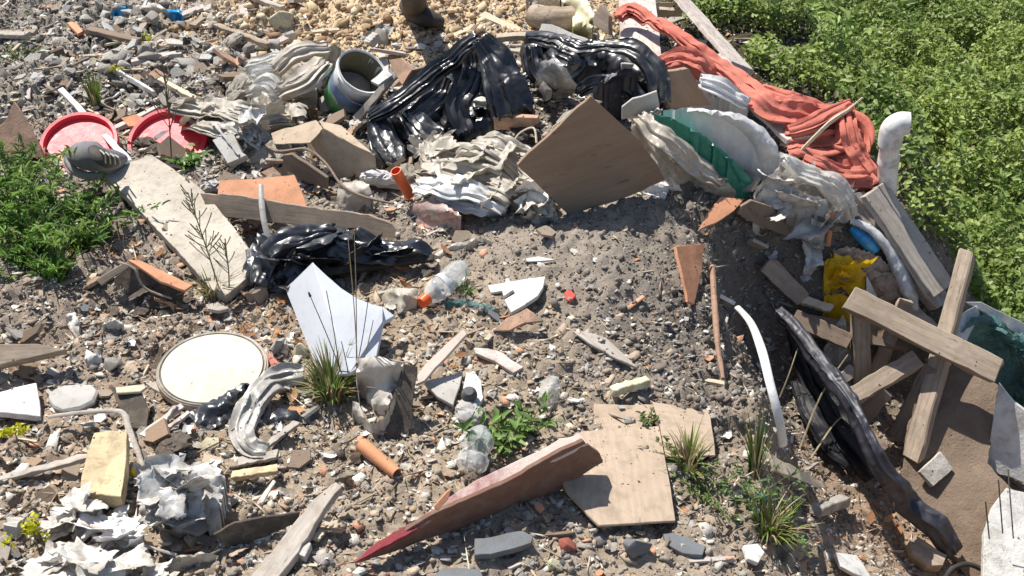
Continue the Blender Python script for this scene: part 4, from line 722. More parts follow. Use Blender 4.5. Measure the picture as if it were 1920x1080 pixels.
board('grey_carton', 'small pale grey carton below the net bag', 'carton', [(398, 262), (436, 248), (452, 284), (462, 290), (426, 306)], M_greyt, ref=[(398, 262, .09), (436, 248, .11), (462, 290, .07), (426, 306, .04)], th=.03)
drape('net_bag', 'grey strappy packaging crumpled beside the small grey carton', 'packaging', [(438, 238, .09), (478, 232, .12), (488, 252, .1), (486, 285, .06), (466, 292, .05), (448, 268, .08)], M_paperg, .02, .022, sc=26, step=5, fold=(.9, 60, .008), flaps=8)
for i, (a, b) in enumerate((((402, 232, .13), (448, 290, .07)), ((430, 236, .13), (484, 280, .07)))): bar('cable_tie', ('flat grey plastic strip across the net bag, nearest the red lid', 'flat grey plastic strip across the packaging')[i], 'plastic strip', a, b, .010, .004, M_metal)
_d = drape('plastic_bag', 'clear crinkled plastic bag beside the paint bucket', 'plastic bag', [(466, 122, 0.064), (515, 104, 0.096), (545, 96, 0.112), (548, 130, 0.096), (530, 160, 0.080), (526, 206, 0.032), (492, 200, 0.024), (458, 176, 0.032)], M_clear, .05, .02, sc=14, step=6, flaps=12)
folds(_d, M_clear, [[(474,132,.11,16),(515,113,.15,18),(548,108,.16,12)],[(468,172,.08,16),(502,160,.12,22),(528,192,.06,14)]], pl=1.8, crk=.010)
_d = drape('sack', 'beige sack pulled tight behind the paint bucket', 'sack', [(512, 110, 0.096), (560, 84, 0.144), (606, 86, 0.144), (638, 92, 0.136), (612, 130, 0.128), (594, 165, 0.080), (590, 198, 0.040), (556, 206, 0.024), (532, 178, 0.040), (518, 142, 0.080)], film('beige sack', (.52, .46, .38), (.42, .36, .29), .5, .3, .3, (.35, .29, .22)), .06, .016, sc=9, step=6, fold=(1.1, 16, .008), flaps=5)
folds(_d, MATS['beige sack'], [[(520,132,.14,16),(560,100,.2,20),(614,94,.2,14)],[(528,176,.1,18),(570,150,.16,26),(602,118,.18,22)]])
drape('felt_scrap', 'grey brown felt lump in the shade below the beige sack', 'scrap', [(530, 190, .05), (560, 200, .06), (592, 196, .07), (604, 218, .04), (560, 222, .03), (534, 212, .02)], M_brown, .02, .012)
# black polythene + bar
_d = drape('black_polythene', 'glossy black polythene sheet spilling out under the rough plank', 'polythene', [(468, 500, 0.012), (484, 470, 0.042), (522, 452, 0.066), (560, 440, 0.078), (592, 430, 0.078), (640, 426, 0.066), (664, 444, 0.060), (700, 458, 0.048), (748, 460, 0.042), (782, 450, 0.036), (812, 478, 0.012), (760, 492, 0.012), (700, 504, 0.009), (640, 520, 0.009), (600, 514, 0.018), (576, 520, 0.018), (548, 556, 0.006), (508, 552, 0.006), (476, 540, 0.006)], M_bag, .05, .016, sc=5, step=7, D=34, k=7, fold=(2.0, 8, .010), flaps=8)
folds(_d, M_bag, [[(484,535,.04,16),(500,485,.1,28),(556,450,.14,24),(630,436,.13,14)],[(556,470,.12,22),(620,468,.1,30),(690,474,.08,24),(745,482,.06,14)],[(668,440,.12,10),(720,464,.08,18),(775,468,.06,16),(808,480,.03,7)],[(520,540,.03,12),(560,500,.07,22),(610,488,.06,18)]], pl=.7, pamp=.004, crk=.014, thick=.012)
sheets(_d, M_bag, [(530,480,.1,100,10,.7),(600,455,.13,100,-25,.6),(680,470,.09,90,30,.6),(740,472,.07,80,0,.5),(550,520,.04,90,60,.6),(620,495,.07,90,10,.6)], 1.3)
bar('black_rail', 'long flat black plastic rail lying below the black polythene', 'rail', (606, 512, .045), (812, 484, .04), .022, .02, M_dark, up=(0, -.6, .8))
# white panel
wp = bpy.data.objects.new('x', None); bpy.data.objects.remove(wp)
def facets(name, label, cat, pts, polys, mat, th, bevel=.002):
    P = [at(*p) for p in pts]; c = sum(P, Vector())/len(P); n = Vector((0, 0, 0))
    for f in polys:
        m = (P[f[1]]-P[f[0]]).cross(P[f[2]]-P[f[0]]); n += m if m.dot(viewvec(c)) > 0 else -m
    n.normalize(); V = [p-c for p in P]+[p-c-n*th for p in P]; k = len(P); Fs = [list(f) for f in polys]; 
    Fs = [f if (P[f[1]]-P[f[0]]).cross(P[f[2]]-P[f[0]]).dot(n) > 0 else f[::-1] for f in Fs]; F0 = list(Fs); Fs += [[i+k for i in f[::-1]] for f in F0]
    for a, b in boundary(F0): Fs.append([b, a, a+k, b+k])
    o = mk(name, V, Fs, mat, None, Matrix.Translation(c), smooth=8); b = o.modifiers.new('bevel', 'BEVEL'); b.width = bevel; b.limit_method = 'ANGLE'; b.angle_limit = math.radians(50); return tag(o, label, cat)
facets('creased_sheet', 'large creased white plastic panel propped up behind the grass tuft', 'panel', [(535, 541, .05), (586, 491, .20), (656, 700, .085), (600, 706, .01), (612, 517, .165), (640, 540, .145), (668, 558, .13), (700, 571, .12), (718, 575, .115), (741, 592, .095), (718, 604, .08), (712, 640, .06), (706, 668, .04)],
       [(0, 3, 2, 1), (1, 2, 12, 11, 10, 9, 8, 7, 6, 5, 4)], M_white, .012)
# bottle
bt0 = at(793, 566, .035); bt1 = at(872, 498, .05); axx = (bt1-bt0).normalized(); r_b = .036
bo = empty('plastic_bottle', (bt0+bt1)/2-Vector((0, 0, .03)), 'empty clear plastic drink bottle with an orange cap lying on the dirt', 'bottle'); Lb = (bt1-bt0).length
Mt = axisM(bt0, axx)
M_pet = film('clear bottle plastic', (.82, .84, .83), (.7, .73, .72), .08, .35, .15, (.6, .58, .52), alpha=.42, sc=30)
lathe('body', [(.017, .012), (.018, .02), (.030, .035), (r_b, .06), (r_b, .075), (r_b*.93, .08), (r_b, .09), (r_b*.97, Lb*.55), (r_b*.9, Lb*.6), (r_b, Lb*.68), (r_b*.97, Lb*.85), (r_b*.8, Lb*.94), (0, Lb*.93)], Mt, M_pet, 32, bo, dent=.16, seed=2)
lathe('label', [(r_b*1.03, .078), (r_b*1.02, Lb*.50)], Mt, dirty('bottle label', (.78, .78, .76), (.5, .53, .56), 30, .1, .5), 32, bo, dent=.16, seed=2)
lathe('cap', [(0, -.008), (.0165, -.008), (.018, -.004), (.018, .014), (.019, .016), (.019, .020), (.016, .020)], Mt, dirty('orange cap plastic', (.85, .13, .03), (.78, .11, .02), 9, .05, .4, .1), 28, bo)
# paint lid + plank
p = at(398, 690, .035); R = 103*mpp(p); nrl = Vector((.02, -.13, 1)).normalized(); Ml = axisM(p, nrl)
ld = empty('tin_cover', p-Vector((0, 0, .02)), 'round cream paint tin lid with a ridged grey rim lying flat', 'lid')
lathe('plate', [(0, .004), (R*.55, .0045), (R*.905, .003), (R*.91, -.004), (0, -.006)], Ml, M_cream, 72, ld, dent=.004)
lathe('rim', [(R*.912, -.004), (R*.918, .002), (R*.93, -.003), (R*.945, .003), (R*.965, .004), (R*.975, -.002), (R*1.0, .001), (R*1.01, -.006), (R*1.0, -.02), (R*.9, -.02), (R*.912, -.004)], Ml, dirty('lid rim', (.52, .47, .40), (.38, .34, .29), 12, .3, .6), 72, ld, dent=.004)
for k, (a, b) in enumerate((((365, 634, .03), (404, 633, .03)), )): board('carton_fragment', 'small striped white carton scrap behind the cream paint lid', 'fragment', [(363, 628), (402, 627), (404, 640), (362, 641)], M_tile, lift=.02, th=.012)
board('plank', 'grey plank end under the cream paint lid', 'plank', [(272, 716), (300, 712), (378, 752), (368, 768), (330, 752)], M_woodg, lift=.014, th=.015)
FB = None
drape('red_scrap', 'faded red plastic scrap touching the rim of the paint lid', 'plastic scrap', [(492, 664, .02), (506, 664, .02), (530, 688, .02), (526, 696, .01), (508, 692, .01)], dirty('faded red', (.6, .2, .16), (.5, .16, .13), 12, .2, .8), .008, .004, step=5)
# wrapped sleeve
pleated('silver_sleeve', 'curved shiny grey plastic sleeve looping beside the paint lid', 'plastic sleeve', [(572, 706, .03, 17), (530, 708, .035, 22), (494, 734, .035, 26), (466, 776, .035, 26), (456, 812, .03, 24), (470, 842, .02, 20), (500, 852, .015, 16)], MATS['grey sleeve film'] if 'grey sleeve film' in MATS else film('grey sleeve film', (.46, .44, .40), (.33, .31, .27), .32, .6, .3, (.36, .31, .26), spec=.6), .016, 1.6, .006, 3, crk=.013, wander=1.)
drape('black_plastic', 'crinkled black plastic between the paint lid and the grey sleeve', 'plastic scrap', [(452, 718, .045), (470, 722, .045), (462, 750, .03), (430, 790, .02), (400, 806, .01), (352, 812, .01), (330, 806, .01), (346, 782, .02), (384, 758, .03), (424, 740, .04)], M_bag, .02, .016, sc=24, step=5, fold=(.8, 60, .006))
drape('black_plastic', 'dark plastic scrap in the loop of the grey sleeve', 'plastic scrap', [(500, 790, .02), (522, 764, .03), (556, 772, .02), (570, 790, .01), (540, 802, .01), (512, 812, .01)], M_bag, .012, .01, sc=22, step=5)
# curled sheet
fs = empty('folded_sack', at(715, 760, 0), 'stiff beige sack folded, its shaded side a dark board, beside the grass tuft', 'sack')
drape('sack_face', None, None, [(666, 674, .13), (700, 668, .15), (757, 682, .15), (748, 712, .13), (736, 742, .11), (722, 776, .08), (708, 768, .08), (690, 742, .09), (669, 716, .10)], film('stiff beige sack', (.55, .50, .43), (.45, .4, .34), .45, .3, .25, (.36, .31, .25)), .02, .006, sc=9, step=6, parent=fs)
drape('sack_hem', None, None, [(660, 752, .07), (674, 756, .06), (680, 780, .05), (700, 796, .045), (722, 782, .06), (735, 756, .08), (741, 742, .085), (742, 770, .05), (726, 800, .02), (704, 812, .012), (680, 802, .012), (660, 780, .03)], film('stiff beige sack', (.6, .56, .5)), .008, .005, sc=9, step=5, parent=fs)
board('back', None, None, [(757, 682), (783, 688), (776, 740), (772, 800), (744, 838), (724, 820), (722, 790), (736, 745)], M_tar_shade, ref=[(757, 682, .15), (783, 688, .12), (772, 800, .03), (724, 820, .0)], th=.03, rag=2, parent=fs)  # dark board stands for the shadow along this side of the sack
tube('clay_pipe', 'short orange clay pipe lying on the dirt', 'pipe', [(678, 834, .035), (744, 888, .022)], [.019, .015], M_clayp, 20, 1, hollow=.2)
# tiles middle
board('floor_tile', 'thin beige tile propped up on edge over a dark gap', 'tile', [(776, 712), (800, 680), (868, 618), (876, 626), (846, 660), (796, 715), (780, 722)], wood('beige tile', (.56, .47, .4), (.5, .42, .36), .15, .7, .3), ref=[(776, 712, .05), (868, 618, .10), (876, 626, .10), (796, 715, .05)], th=.012)
board('floor_tile', 'broken grey green tile half buried in front of the propped tile', 'tile', [(794, 716), (868, 696), (862, 724), (850, 760), (820, 744)], M_greyt, lift=.025, th=.012)
board('plastic_plate', 'white plastic fixing plate holding a dark round knob', 'fixing', [(874, 700), (888, 694), (902, 712), (906, 744), (896, 762), (878, 752), (868, 726)], M_tile, lift=.03, th=.014)
lathe('knob', [(0, .03), (.012, .029), (.02, .02), (.022, .008), (.018, 0), (0, 0)], axisM(at(880, 744, .035), (0, -.4, 1)), dirty('dark knob', (.1, .105, .11), (.07, .07, .08), 20, .3, .7), 18, None, 'dark round knob sitting on the white fixing plate', 'knob')
board('plank_fragment', 'short pinkish board fragment with a white end', 'fragment', [(888, 650), (916, 652), (944, 660), (982, 686), (962, 697), (928, 676), (892, 660)], M_woodp, lift=.022, th=.012)
board('white_tile', 'broken white glazed tile with a notch lying on the mound', 'tile', [(938, 532), (980, 524), (1022, 518), (1018, 540), (1008, 555), (986, 570), (958, 586), (946, 562), (966, 550), (962, 544), (944, 556)], M_tile, lift=.035, th=.014)
board('white_tile', 'small white tile piece touching the notched white tile', 'tile', [(915, 534), (938, 530), (944, 544), (920, 548)], M_tile, lift=.022, th=.01)
board('plastic_sliver', 'slim white sliver lying alone on the mound', 'sliver', [(986, 484), (1010, 481), (1042, 486), (1012, 490), (988, 490)], M_tile, lift=.012, th=.006)
board('roof_tile', 'curved terracotta roof tile fragment below the notched white tile', 'tile', [(924, 622), (950, 598), (988, 580), (1002, 590), (1020, 604), (984, 608), (956, 622)], M_terrad, ref=[(924, 622, .01), (988, 580, .05), (1020, 604, .03)], th=.014, warp=.008)
board('terracotta_shard', 'sharp triangular terracotta shard pointing downwards on the mound', 'shard', [(1267, 462), (1321, 457), (1314, 505), (1301, 571), (1290, 566), (1278, 516)], M_terra, ref=[(1267, 462, .10), (1321, 457, .10), (1298, 571, .02)], th=.010)
board('terracotta_shard', 'orange clay tile shard lying in front of the dark board', 'shard', [(1310, 432), (1326, 400), (1350, 370), (1396, 372), (1376, 396), (1340, 420)], M_terra, ref=[(1310, 432, .05), (1350, 370, .08), (1396, 372, .08)], th=.012)
board('dark_board', 'dark brown board in shade beneath the white paper bag', 'board', [(1390, 388), (1410, 376), (1452, 390), (1490, 446), (1440, 430), (1392, 408)], M_woodd, ref=[(1390, 388, .16), (1452, 390, .17), (1490, 446, .07), (1392, 410, .1)], th=.014)  # dark timber colour carries this board's shade
board('wood_splinter', 'flat grey splinter of board on the lower slope of the mound', 'splinter', [(1074, 620), (1100, 622), (1136, 634), (1186, 678), (1196, 688), (1158, 674), (1104, 644)], M_woodg, lift=.022, th=.01)
bar('foam_strip', 'pale yellow foam strip lying above the plywood sheets', 'foam strip', (1148, 734, .03), (1216, 714, .03), .026, .024, M_foam2, rag=.006, jag=.006)
# plywood sheets
board('plywood_sheet', 'thin plywood strip behind the square plywood sheet', 'plywood', [(1114, 755), (1170, 757), (1226, 757), (1224, 800), (1150, 806), (1114, 806)], M_ply, lift=.012, th=.006)
board('plywood_sheet', 'narrow plywood sheet with weeds growing along its edge', 'plywood', [(1224, 752), (1260, 758), (1330, 768), (1336, 810), (1341, 856), (1290, 860), (1248, 858), (1238, 800)], M_ply, lift=.020, th=.006)
board('plywood_sheet', 'square tan plywood sheet with swirling grain behind the red plank', 'plywood', [(1090, 808), (1160, 801), (1236, 796), (1252, 880), (1268, 974), (1200, 980), (1122, 986), (1062, 926), (1040, 880)], M_ply, lift=.032, th=.008, rag=.4)
# red plank
rp = empty('red_plank', at(880, 950, 0), 'long plank with peeling red paint propped on its edge', 'plank')
A = at(664, 1062, .02); Bq = at(1098, 832, .15); x = (Bq-A).normalized()
board('face', None, None, [(664, 1056), (820, 962), (1096, 830), (1126, 852), (1132, 868), (1068, 912), (1010, 946), (905, 990), (830, 1004), (760, 1030)], wood('shaded plank face', (.22, .11, .08), (.15, .085, .06), .3), ref=[(664, 1056, .03), (1096, 830, .16), (1132, 868, .09), (830, 1004, .0)], th=.012, rag=1, parent=rp)  # dark brown face has its shade put into the colour
tp = NT('flaking red edge'); v = tp.coord(); s_ = tp.n('SeparateXYZ'); tp.l(v, s_.inputs[0]); nn_ = tp.noise(v, 16, 6, .7, .5)
mk_ = tp.ramp(tp.mth('ADD', tp.mth('MULTIPLY', s_.outputs[0], 1.2), nn_), [(.28, (0, 0, 0)), (.62, (1, 1, 1))]); cc_ = tp.mix(mk_, (.25, .025, .035), tp.mix(nn_, (.7, .62, .56), (.5, .36, .3)))
tp.l(cc_, tp.b.inputs['Base Color']); tp.b.inputs['Roughness'].default_value = .7; tp.bump(tp.noise(v, 60, 6, .7), .6, .004)
board('edge', None, None, [(664, 1056), (700, 1020), (790, 968), (850, 928), (900, 898), (960, 868), (1000, 848), (1050, 820), (1086, 812), (1104, 830), (1060, 852), (960, 894), (840, 954), (760, 1004)], tp.m, ref=[(664, 1056, .035), (850, 928, .11), (1050, 820, .165), (1104, 830, .165), (840, 954, .105)], th=.012, rag=1.6, warp=.003, parent=rp, grain=((664, 1056), (1086, 816)))
board('tile_chip', 'small orange tile chip resting against the red plank', 'chip', [(812, 950), (838, 920), (846, 916), (840, 936), (820, 958)], M_terra, ref=[(812, 950, .13), (842, 918, .15), (820, 958, .12)], th=.008)
# slates and stones in front
def rock(seed, n=11, flat=.7, sub=0):
    r = random.Random(seed); bm = bmesh.new()
    for i in range(n):
        v = Vector((r.gauss(0, 1), r.gauss(0, 1), r.gauss(0, 1))).normalized(); v = Vector((v.x, v.y*.85, v.z*flat))*r.uniform(.85, 1.05); bm.verts.new(v)
    h = bmesh.ops.convex_hull(bm, input=bm.verts); bmesh.ops.delete(bm, geom=list({e for e in h['geom_interior']+h['geom_unused'] if isinstance(e, bmesh.types.BMVert)}), context='VERTS')
    bmesh.ops.bevel(bm, geom=list(bm.edges), offset=.045, segments=1, affect='EDGES', profile=.6)
    bmesh.ops.triangulate(bm, faces=bm.faces); bmesh.ops.subdivide_edges(bm, edges=bm.edges, cuts=1)
    for v in bm.verts: v.co += v.co.normalized()*.05*float(fbm(np.array([v.co.x*2+seed]), np.array([v.co.y*2+v.co.z*1.7]), seed, 3)[0])*1.6
    me = bpy.data.meshes.new('rock'); bm.to_mesh(me); bm.free(); me.polygons.foreach_set('use_smooth', [True]*len(me.polygons)); me.set_sharp_from_angle(angle=math.radians(32)); return me
def stone(name, label, cat, px, py, wpx, mat, flat=.7, seed=0, lift=.0, asp=1.0, rz=0, group=None):
    p = at(px, py, 0); s = wpx*.5*mpp(p); p = Vector((p.x, p.y, float(T(p.x, p.y)))); me = rock(seed+int(px), 13, flat); me.materials.append(mat); me.name = name
    o = bpy.data.objects.new(name, me); C.objects.link(o); o.location = p+Vector((0, 0, s*flat*.45+lift)); o.scale = (s, s*asp, s); o.rotation_euler = (random.uniform(-.3, .3), random.uniform(-.3, .3), rz); return tag(o, label, cat, group)
stone('foam_block', 'pale yellow foam block between the dry leaves and the white panel', 'foam block', 562, 664, 42, M_foam2, .9, 3)
board('slate_piece', 'blue grey slate with a wavy edge just in front of the red plank', 'slate', [(890, 1010), (920, 1008), (950, 1000), (980, 996), (1000, 1006), (996, 1018), (960, 1030), (920, 1040), (890, 1042)], M_slate, lift=.035, th=.02, rag=1.2)
stone('slate_block', 'dark grey slate block with a sunlit top near the plywood sheet', 'block', 1194, 1036, 62, M_slate, .9, 5)
board('slate_piece', 'flat slate piece below the square plywood sheet', 'slate', [(1244, 1000), (1262, 998), (1324, 1022), (1318, 1040), (1280, 1036), (1250, 1018)], M_slate, lift=.02, th=.014)
board('slate_piece', 'slate slab cut off by the bottom edge of the picture', 'slate', [(812, 1078), (830, 1066), (900, 1068), (912, 1100), (812, 1100)], M_slate, lift=.03, th=.02)
stone('brick_piece', 'dark red brick lump between the slates', 'brick piece', 1064, 1030, 44, dirty('brick', (.32, .09, .06), (.24, .07, .05), 12, .2, .9), .6, 2)
for i, (a, b, w_, l_) in enumerate([(766, 1050, 34, 'rounded grey stone below the tip of the red plank'), (834, 1008, 30, 'knobbly stone leaning on the shaded face of the red plank'), (988, 975, 32, 'rounded pale stone in the shadow of the red plank'), (212, 690, 44, 'round dark stone above the plank and lid'), (680, 1036, 30, 'dark stone beside the red tip of the plank'), (1040, 1064, 40, 'pale yellow lump near the bottom edge')]):
    stone('stone', l_, 'stone', a, b, w_, M_conc if i != 5 else M_foam2, .75, 10+i)
board('white_shard', 'white shard in the lower weeds beside the orange chip', 'shard', [(1394, 1022), (1420, 1020), (1434, 1036), (1422, 1056), (1402, 1046)], M_tile, lift=.03, th=.012)
board('white_tile', 'white tile at the bottom edge in front of the orange rubble', 'tile', [(1566, 1036), (1606, 1040), (1622, 1062), (1636, 1090), (1600, 1076), (1576, 1062)], M_tile, lift=.03, th=.012)
board('grey_shard', 'white angular stone beside the splintered plank', 'shard', [(548, 1024), (566, 1008), (584, 1020), (572, 1046), (556, 1038)], M_conc, lift=.03, th=.02)
# ---------------------------------------------------------------- lower left
yb = board('foam_block', 'long rectangular yellow foam block with a broken end', 'foam block', [(176, 810), (206, 806), (238, 808), (236, 860), (227, 932), (188, 926), (150, 928), (152, 890), (162, 850)], M_foam, ref=[(176, 810, .11), (238, 808, .11), (227, 932, .075), (150, 928, .075)], th=.045, rag=.9, warp=.003)
board('plank', 'weathered plank end poking in above the grey box lid', 'plank', [(-20, 646), (70, 645), (124, 656), (70, 668), (0, 684), (-20, 686)], M_wood, ref=[(-20, 646, .1), (124, 656, .08), (0, 684, .07)], th=.04)
board('box_lid', 'white plastic box lid half buried at the picture edge', 'box lid', [(-20, 740), (30, 726), (68, 718), (74, 750), (76, 780), (30, 776), (-20, 770)], M_pvc, lift=.035, th=.02)
board('flat_stone', 'smooth pale grey flat stone beside the white box lid', 'stone', [(92, 734), (120, 722), (172, 719), (184, 732), (176, 750), (150, 764), (118, 770), (100, 762), (90, 748)], M_greyt, lift=.022, th=.02, rag=.5, bevel=.006)
stone('stone', 'reddish grey stone at the picture edge above the white box lid', 'stone', 6, 716, 46, M_conc, .6, 31)
tube('bent_board_edge', 'thin pale bent board edge curving round the dark hollow', 'board edge', [(90, 782, .05), (150, 774, .055), (225, 772, .06), (240, 800, .05), (258, 845, .03), (272, 888, .01)], [.006, .007, .008, .008, .007, .005], M_woodg, 8, 5, flat=.7, wob=.1)
bar('batten', 'thin splintered batten running under the yellow foam block', 'batten', (-10, 902, .02), (160, 858, .05), .022, .012, M_woodg, rag=.006)
board('tar_or_shade_sheet', 'dark sheet filling the shaded hollow behind the long yellow foam block', 'board', [(206, 726), (262, 726), (280, 770), (276, 812), (240, 800), (226, 770)], M_tar_shade, ref=[(206, 726, .06), (262, 726, .06), (276, 812, .0), (226, 790, .01)], th=.01, rag=1.5)  # dark sheet paints the shade of the hollow here
board('wood_chip', 'light angular board chip beside the dark hollow', 'board', [(216, 722), (270, 716), (272, 724), (262, 730), (218, 732)], M_woodl, lift=.07, th=.008)
lathe('bottle_cap', [(0, .026), (.012, .026), (.015, .022), (.0155, 0), (0, 0)], axisM(at(256, 888, .02), (.3, -.5, .8)), dirty('yellow cap', (.8, .6, .05), (.7, .5, .04), 9, .15, .5), 20, None, 'small yellow plastic cap beside the foam block', 'cap')
_d = drape('paper_bag', 'crumpled grey and white mottled paper bag in the lower corner', 'paper bag', [(268, 912, 0.035), (296, 892, 0.063), (350, 886, 0.070), (372, 892, 0.070), (378, 925, 0.056), (362, 960, 0.042), (372, 990, 0.021), (340, 1008, 0.014), (300, 1000, 0.014), (264, 985, 0.014), (258, 955, 0.021)], M_paperg, .05, .03, sc=15, step=5, D=28, flaps=16)
sheets(_d, M_paperg, [(300,930,.1,80,20,.8),(350,915,.12,80,-30,.7),(300,975,.07,80,60,.7),(350,965,.08,70,10,.8),(325,945,.12,60,100,.8)], 1.5)
drape('paper_sheet', 'stiff white paper triangle pointing down beside the mottled bag', 'paper', [(362, 893, .12), (392, 890, .13), (422, 892, .13), (418, 930, .11), (408, 975, .08), (398, 1005, .05), (388, 986, .06), (372, 930, .1)], M_paper, .012, .006, sc=10, step=6)
drape('paper_sheet', 'white folded paper behind the stiff paper triangle', 'paper', [(418, 930, .06), (432, 935, .05), (428, 970, .03), (410, 1000, .02), (404, 990, .03)], M_paper, .01, .005, sc=12, step=5)
_d = drape('paper_pile', 'crumpled white plastic sheet with dark folds at the bottom edge', 'plastic sheet', [(60, 1085, 0.028), (84, 1045, 0.049), (130, 1025, 0.063), (180, 1028, 0.063), (240, 1050, 0.049), (290, 1072, 0.028), (300, 1110, 0.021), (60, 1110, 0.021)], M_paper, .04, .022, sc=11, step=6, fold=(.3, 34, .01), flaps=14)
sheets(_d, M_paper, [(100,1060,.07,90,10,.7),(160,1045,.1,100,-20,.7),(230,1062,.08,100,35,.6),(280,1085,.06,80,0,.7),(120,1085,.07,100,60,.7),(190,1085,.09,90,15,.7)], 1.0)
_d = drape('paper_pile', 'white folded plastic under the end of the yellow foam block', 'plastic sheet', [(112, 960, 0.040), (150, 932, 0.056), (186, 958, 0.048), (180, 978, 0.040), (140, 992, 0.032), (104, 1008, 0.016), (98, 985, 0.024)], M_paper, .035, .018, sc=14, step=5, fold=(2.5, 40, .008), flaps=8)
sheets(_d, M_paper, [(125,980,.06,70,20,.7),(160,955,.08,80,-40,.7),(110,1000,.04,50,60,.7)], 1.0)
_d = drape('paper_pile', 'lilac white folded packaging between the two white sheets', 'packaging', [(150, 978, 0.040), (190, 972, 0.056), (230, 974, 0.056), (262, 1000, 0.040), (272, 1022, 0.024), (244, 1042, 0.016), (214, 1026, 0.032), (186, 1006, 0.040)], M_wsack, .03, .016, sc=12, step=5, fold=(2.7, 40, .007), flaps=8)
sheets(_d, M_wsack, [(180,990,.08,80,-20,.6),(225,1000,.1,80,15,.7),(250,1020,.07,60,-50,.6)], 1.0)
drape('paper_pile', 'pale thin sheet with a brown stained edge across the papers', 'packaging', [(84, 1026, .06), (110, 1014, .07), (160, 1022, .08), (206, 1036, .08), (216, 1062, .05), (190, 1058, .05), (130, 1040, .05), (92, 1036, .05)], dirty('stained paper', (.7, .6, .5), (.6, .45, .34), 12, .2), .02, .012, sc=14, step=5)
drape('paper_scrap', 'cream paper scrap in the middle of the white sheets', 'paper', [(206, 1012, .04), (262, 1036, .03), (280, 1060, .02), (256, 1070, .015), (222, 1050, .03)], M_paper, .015, .008, sc=16, step=5)
drape('plastic_scrap', 'small twisted white wrapper near the lower dark hollow', 'wrapper', [(300, 1058, .02), (336, 1042, .04), (372, 1036, .04), (410, 1042, .02), (404, 1060, .01), (352, 1062, .012), (318, 1072, .01)], M_sack, .02, .016, sc=24, step=5)
tube('wire', 'thin brown strip of packing curling across the papers', 'strip', [(150, 978, .09), (205, 998, .09), (260, 1020, .08), (330, 1040, .04)], .0045, M_woodp, 6, 5, flat=.5)
board('tar_or_shade_sheet', 'curling dark brown sheet edge over the lower hollow', 'sheet', [(400, 1002), (440, 980), (510, 966), (562, 958), (556, 978), (510, 1000), (470, 1024), (430, 1030)], M_tar_shade, ref=[(400, 1002, .06), (562, 958, .06), (430, 1040, .0), (556, 985, .02)], th=.008, rag=1.6)
board('splintered_plank', 'long splintered grey plank end pointing up from the bottom edge', 'plank', [(452, 1095), (486, 1062), (520, 1022), (560, 972), (600, 930), (630, 906), (642, 916), (620, 942), (600, 972), (578, 1010), (540, 1060), (510, 1095)], M_woodg, ref=[(452, 1095, .03), (630, 906, .07), (642, 916, .07), (510, 1095, .03)], th=.022, rag=2)
bar('splinter', 'small tan wood splinter beside the splintered plank', 'splinter', (592, 1012, .02), (622, 970, .03), .018, .008, M_woodl, rag=.004)
bar('foam_strip', 'yellowish wood strip lying alone above the papers', 'foam strip', (436, 893, .025), (520, 880, .025), .026, .014, M_foam, rag=.003)
board('wood_chip', 'narrow white sliver standing in the dirt near the paper triangle', 'sliver', [(478, 948), (512, 898), (518, 902), (494, 942)], M_paper, ref=[(478, 948, .01), (516, 899, .03), (494, 942, .012)], th=.004)
stone('block_fragment', 'cream block fragment inside the black crinkled plastic', 'fragment', 394, 832, 52, M_foam2, .6, 3)
for i, (a, b, w_, l_) in enumerate([((268, 816, .02), (344, 760, .03), .02, 'pale batten, the broadest in the fan of strips below the paint lid'), ((286, 824, .02), (352, 776, .03), .012, 'thin pale strip in the middle of the fan below the paint lid'), ((300, 800, .03), (330, 760, .04), .01, 'short thin strip at the top of the fan below the paint lid'), ((444, 868, .02), (520, 852, .02), .03, 'driftwood coloured slat below the shiny grey sleeve'), ((482, 850, .02), (560, 790, .03), .02, 'grey slat leaning through the loop of the grey sleeve')]):
    bar('batten', l_, 'batten', a, b, w_, .009, M_woodp if i < 3 else M_woodg, rag=.004, jag=.008)
board('brown_board', 'brown board standing beside the dry leaves and the weeds', 'board', [(240, 485), (262, 486), (362, 534), (346, 545), (300, 528)], M_terra, ref=[(240, 485, .11), (262, 486, .11), (362, 534, .07), (346, 545, .07)], th=.01)
board('brown_board', 'thin dark board edge over the hollow, meeting the brown board', 'board', [(180, 524), (206, 508), (240, 490), (246, 498), (214, 518), (190, 536)], M_wood, ref=[(180, 524, .05), (240, 490, .1), (246, 498, .09)], th=.012)
board('tar_or_shade_sheet', 'dark underside board in the hollow below the brown board', 'board', [(246, 498), (344, 545), (340, 566), (270, 560), (210, 548), (214, 520)], M_tar_shade, ref=[(246, 498, .08), (344, 545, .05), (330, 580, .0), (210, 548, .0)], th=.01)
tube('root', 'thin pale root hanging over the hollow under the brown board', 'root', [(222, 492, .11), (252, 504, .11), (272, 540, .06), (322, 560, .04)], .0035, M_wood, 6, 5)
drape('white_rag', 'small white rag in the dirt above the round dark stone', 'rag', [(122, 590, .03), (140, 586, .04), (150, 606, .03), (150, 640, .02), (138, 628, .02), (128, 608, .02)], M_paper, .015, .012, sc=26, step=4)
drape('white_rag', 'small crumpled mint white paper ball in the dirt', 'rag', [(190, 612, .03), (206, 600, .04), (230, 604, .03), (232, 616, .02), (208, 622, .015)], M_paper, .015, .01, sc=26, step=4)
drape('white_rag', 'torn white wrapper beside the round dark stone', 'rag', [(162, 656, .03), (176, 664, .03), (188, 652, .03), (190, 682, .01), (172, 694, .01), (162, 680, .02)], M_paper, .012, .01, sc=26, step=4)
